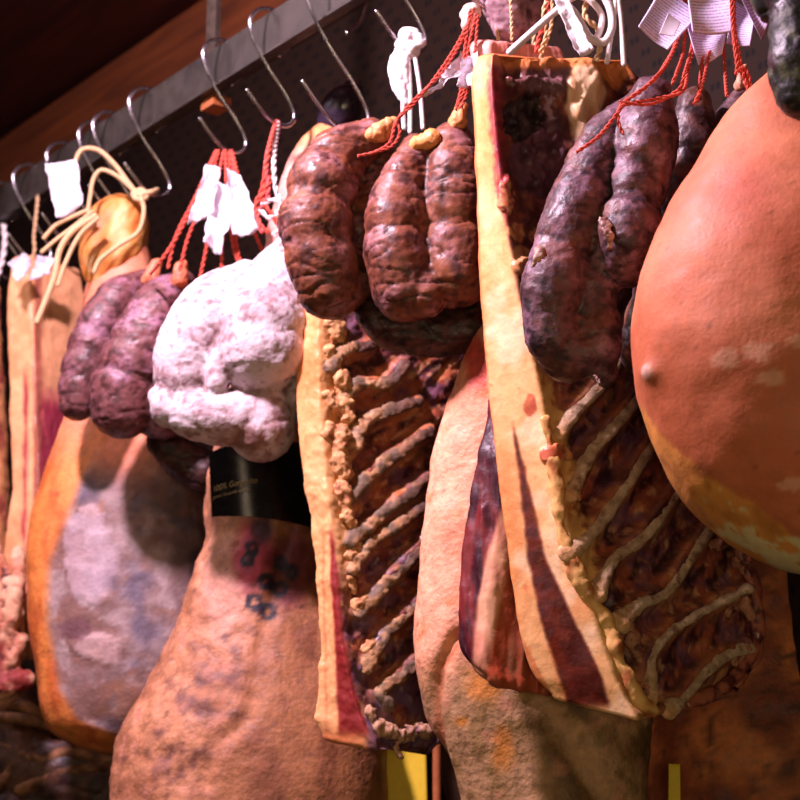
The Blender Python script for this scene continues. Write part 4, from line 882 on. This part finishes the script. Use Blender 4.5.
bundle('braided_cord', 'red and white braided cord holding the white mouldy bundle', [[(277, 122, .06), (269, 150), (262, 190), (256, 205), (258, 222), (268, 232)], [(278, 123, .06), (274, 160), (276, 190), (282, 205), (284, 222), (274, 235)],
    [(276, 122, .06), (266, 165), (268, 195), (258, 215), (262, 232)], [(279, 124, .06), (270, 180), (262, 200), (272, 214), (282, 232)], [(262, 204), (274, 200), (282, 206), (270, 218), (260, 210)]], Yw, [M['red'], M['whitecord'], rw], 2.8, 'cord')
# white cloth strip
t = thing('white_cloth_strip', 'knotted white cloth strip and strings hanging from a hook', 'cloth', at(405, 40, 2.13))
Yc = 2.14
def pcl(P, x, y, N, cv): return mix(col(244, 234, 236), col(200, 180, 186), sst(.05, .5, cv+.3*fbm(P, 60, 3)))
organic('knot', [([(404, 36, 0, 7), (415, 34, 0, 7), (421, 42, 0, 6)],), ([(402, 44, 0, 8), (412, 50, 0, 9)],)], Yc, M['white'], t, pcl, d_sausage(.003, 60, .003), .002, 2)
organic('tail', [([(404, 50, 0, 9), (398, 68, 0, 12), (400, 84, 0, 10), (404, 100, 0, 6)], [], .5), ([(392, 70, 0, 5), (402, 92, 0, 5)],)], Yc, M['white'], t, pcl, d_sausage(.002, 60, .004, 0, (2, 1, .5)), .002, 2)
for a in ([(408, 55), (410, 90), (410, 132)], [(414, 50), (420, 90), (423, 128)], [(403, 90), (403, 110), (404, 128)]): cord('strand', a, Yc, 2.4, M['whitecord'], t, 1, 1)
# red string + white strip at 395-470
Yr = 2.0
bundle('red_string', 'red twine tied round the orange ends of the brown sausages', [[(474, 8), (462, 40), (440, 75), (414, 100), (396, 122), (390, 142), (375, 152), (358, 156)], [(396, 122), (400, 132), (392, 146), (370, 154)], [(470, 20), (455, 48), (432, 82), (410, 108), (398, 118)],
    [(476, 14), (468, 50), (462, 85), (456, 110)], [(478, 16), (474, 60), (468, 90), (461, 108)], [(470, 10), (464, 60), (466, 84), (458, 105)]], Yr, M['red'], 1.9)
papertag('pointed white paper strip on the red twine above the brown sausages', [(462, 50), (468, 68), (430, 92), (420, 98)], 2.0, .004)
papertag('crumpled pinkish paper tag beside the top corner of the big slab', [(462, 58), (480, 48), (474, 84), (456, 86)], 1.985, .01)
# white loops
Yl = 1.93
wl = mat('white_band', .7, base=(244, 232, 236), vary=.05)
t = thing('white_twine', 'thick white cord loops tied above the big rib slab', 'cord', at(580, 20, Yl))
cord('strand', [(510, 52), (530, 34), (555, 12), (575, -4), (595, -6)], Yl, 4.0, M['whitecord'], t, 1, 1)
cord('strand', [(556, -6), (575, 14), (590, 38), (604, 42), (612, 28), (610, 8), (600, -10)], Yl, 4.5, M['whitecord'], t, 1, 1)
cord('strand', [(570, -8), (592, 2), (602, 18), (594, 40), (578, 36)], Yl+.01, 3.6, M['whitecord'], t, 1, 1)
cord('strand', [(617, -10), (613, 20), (607, 62)], Yl, 3.0, M['whitecord'], t, 1, 1)
cord('strand', [(617, -10), (621, 20), (624, 64)], Yl, 3.0, M['whitecord'], t, 1, 1)
cord('strand', [(590, -8), (585, 15), (598, 30), (600, 50), (596, 60)], Yl+.02, 3.2, M['cord'], t)
sheet('cloth_end', [(553, -4), (568, -2), (594, 50), (580, 58)], Yl-.012, wl, t, .003, crumple=.004, seed=3.)
bundle('braided_cord', 'red and yellow twine between grey sausage and white loops', [[(546, -10), (548, 15), (540, 35), (536, 52)], [(552, -10), (544, 10), (546, 35), (540, 52)]], 1.97, [M['red'], M['cord']], 2.6, 'cord')
bundle('red_string', 'red strings from the lavender tags down to the wrinkled sausages', [
    [(679, -30, .055), (676, 40, .05), (664, 66, 0.03), (652, 82, 0.0), (628, 100, 0.0), (600, 135, 0.0), (577, 152, 0.0)], [(683, -30, .055), (680, 30, .05), (668, 62, 0.03), (655, 78, 0.0), (640, 92, 0.0), (622, 104, 0.0), (618, 120, 0.0), (623, 134, 0.0)], [(700, -30, .055), (697, 30, .05), (688, 70, 0.03), (682, 92, 0.0), (660, 98, 0.0), (636, 102, 0.0), (622, 106, 0.0)],
    [(697, -30, .055), (694, 34, .05), (684, 76, 0.0), (678, 90, 0.0), (650, 104, 0.0), (620, 102, 0.0)], [(687, -30, .055), (684, 46, .05), (676, 75, 0.0), (672, 84, 0.0)], [(717, -30, .055), (714, 20, .05), (708, 60, 0.03), (700, 92, 0.0), (694, 104, 0.0)], [(709, -30, .055), (706, 30, .05), (702, 64, 0.03), (698, 100, 0.0)], [(726, -30, .055), (723, 20, .05), (725, 70, 0.03), (727, 96, 0.0)]], 1.755, M['red'], 2.2)
bundle('red_string', 'thick red string in front of the tags, tied behind the pink ham', [[(731, -10), (733, 30), (738, 60), (740, 72)], [(734, -10), (735, 30), (741, 64), (748, 90)], [(738, 62), (744, 78), (750, 86), (746, 70), (738, 66)], [(733, 0), (734, 40), (737, 66), (736, 74)]], 1.735, M['red'], 2.2)
G1 = 'printed tags over the wrinkled sausages'
papertag('printed lavender tag tilted down-left, leftmost over the wrinkled sausages', [(662, -14), (702, 12), (668, 50), (638, 27)], 1.775, .004, True, G1)
papertag('small blank bright white sticker on the leftmost printed tag', [(668, 13), (681, 22), (674, 36), (659, 34)], 1.752, .0005, dyc=(.012, .012, 0, 0))
papertag('printed tag hanging upright in the middle, its lower edge square', [(686, -22), (732, -22), (732, 32), (692, 33)], 1.765, .005, True, G1)
papertag('printed tag below and behind the square one, with a rounded end', [(684, 10), (728, 24), (722, 54), (698, 66)], 1.785, .006, True, G1)
papertag('printed tag slanting down-right behind the thick red string', [(732, -24), (756, -18), (768, 24), (762, 42)], 1.78, .004, True, G1)
papertag('shaded printed tag at the back right, partly hidden by the slanting tag', [(734, 0), (756, 10), (750, 46), (726, 44)], 1.80, .004, True, G1)
# little papers at far left
papertag('white crumpled paper on top of the pork belly slab', [(8, 262), (22, 250), (32, 262), (16, 282)], 2.80, .01)
papertag('greyish paper flap on the pork belly slab beside the tan cord', [(36, 254), (56, 256), (50, 272), (30, 280)], 2.79, .01)
cord('tie', [(26, 262), (34, 254), (34, 236), (36, 218), (38, 196)], 2.88, 2, M['cord'], bpy.data.objects['pork_belly_slab'])

# ================================================================== BACK ROW
t = thing('cured_ham', 'dark brown ham in the back row at the lower right', 'ham', at(740, 500, 2.45), 'hanging hams')
def hb_paint(P, x, y, N):
    n = fbm(P, 12, 5, 100.); c = mix(col(206, 122, 66), col(140, 70, 42), sst(-.15, .3, n)); c = mix(c, col(112, 84, 92), sst(.2, .5, fbm(P, 20, 4, 104.)+.4*spot(x, y, 690, 610, 40, 60))*.6); return mix(c, col(70, 40, 26), sst(.1, .5, fbm(P, 50, 4, 107.))*.7)  # bluish mottling; the purple patch is shadow painted into the crust colour
loft('body', [(420, 740, 790, 0, 1), (500, 700, 830, 0, .9), (580, 660, 870, 0, .75), (680, 645, 900, 0, .7), (800, 648, 905, 0, .7), (880, 690, 880, 0, .6), (920, 760, 810, 0, .5)], 2.42, M['crust'], t, hb_paint, lambda P, x, y, N: .006*fbm(P, 10, 4, 100.)+.002*fbm(P, 50, 3), 120, 120)
cord('hanging_cord', [(765, 425), (760, 200), (750, -80), (742, -190)], 2.42, 3, M['cord'], t)
t = thing('cured_ham', 'dark filler ham added far behind, between the brown ham and the pale one', 'ham', at(480, 560, 2.66), 'hanging hams')
loft('body', [(430, 455, 500, 0, 1), (560, 440, 560, 0, .8), (700, 436, 600, 0, .6), (800, 446, 610, 0, .6), (900, 490, 560, 0, .5)], 2.62, M['crust'], t, lambda P, x, y, N: mix(col(110, 76, 56), col(70, 46, 38), sst(-.2, .4, fbm(P, 14, 4, 110.))), None, 80, 80)  # dark filler body added behind the gap between the front hams
o = sheet('price_card', [(372, 744), (426, 746), (428, 830), (372, 830)], 2.5, M['yellow'], None, .001); tag(o, 'plain yellow price card low in the gap beside the pale ham', 'card')
sp_ = at(436, 740, 2.5)
o = tube('wooden_stick', [[*at(437, 735, 2.5), .0055], [*at(437, 790, 2.5), .0055], [*at(438, 880, 2.5), .0055]], mat('stick_wood', .6, base=(176, 98, 52)), None, 20, 12); tag(o, 'thin orange-brown wooden stick beside the yellow price card', 'stick')
o = sheet('yellow_strip', [(669, 764), (680, 764), (681, 840), (668, 840)], 2.2, M['yellow'], None, .0005); tag(o, 'narrow yellow paper strip at the bottom in front of the dark ham', 'card')
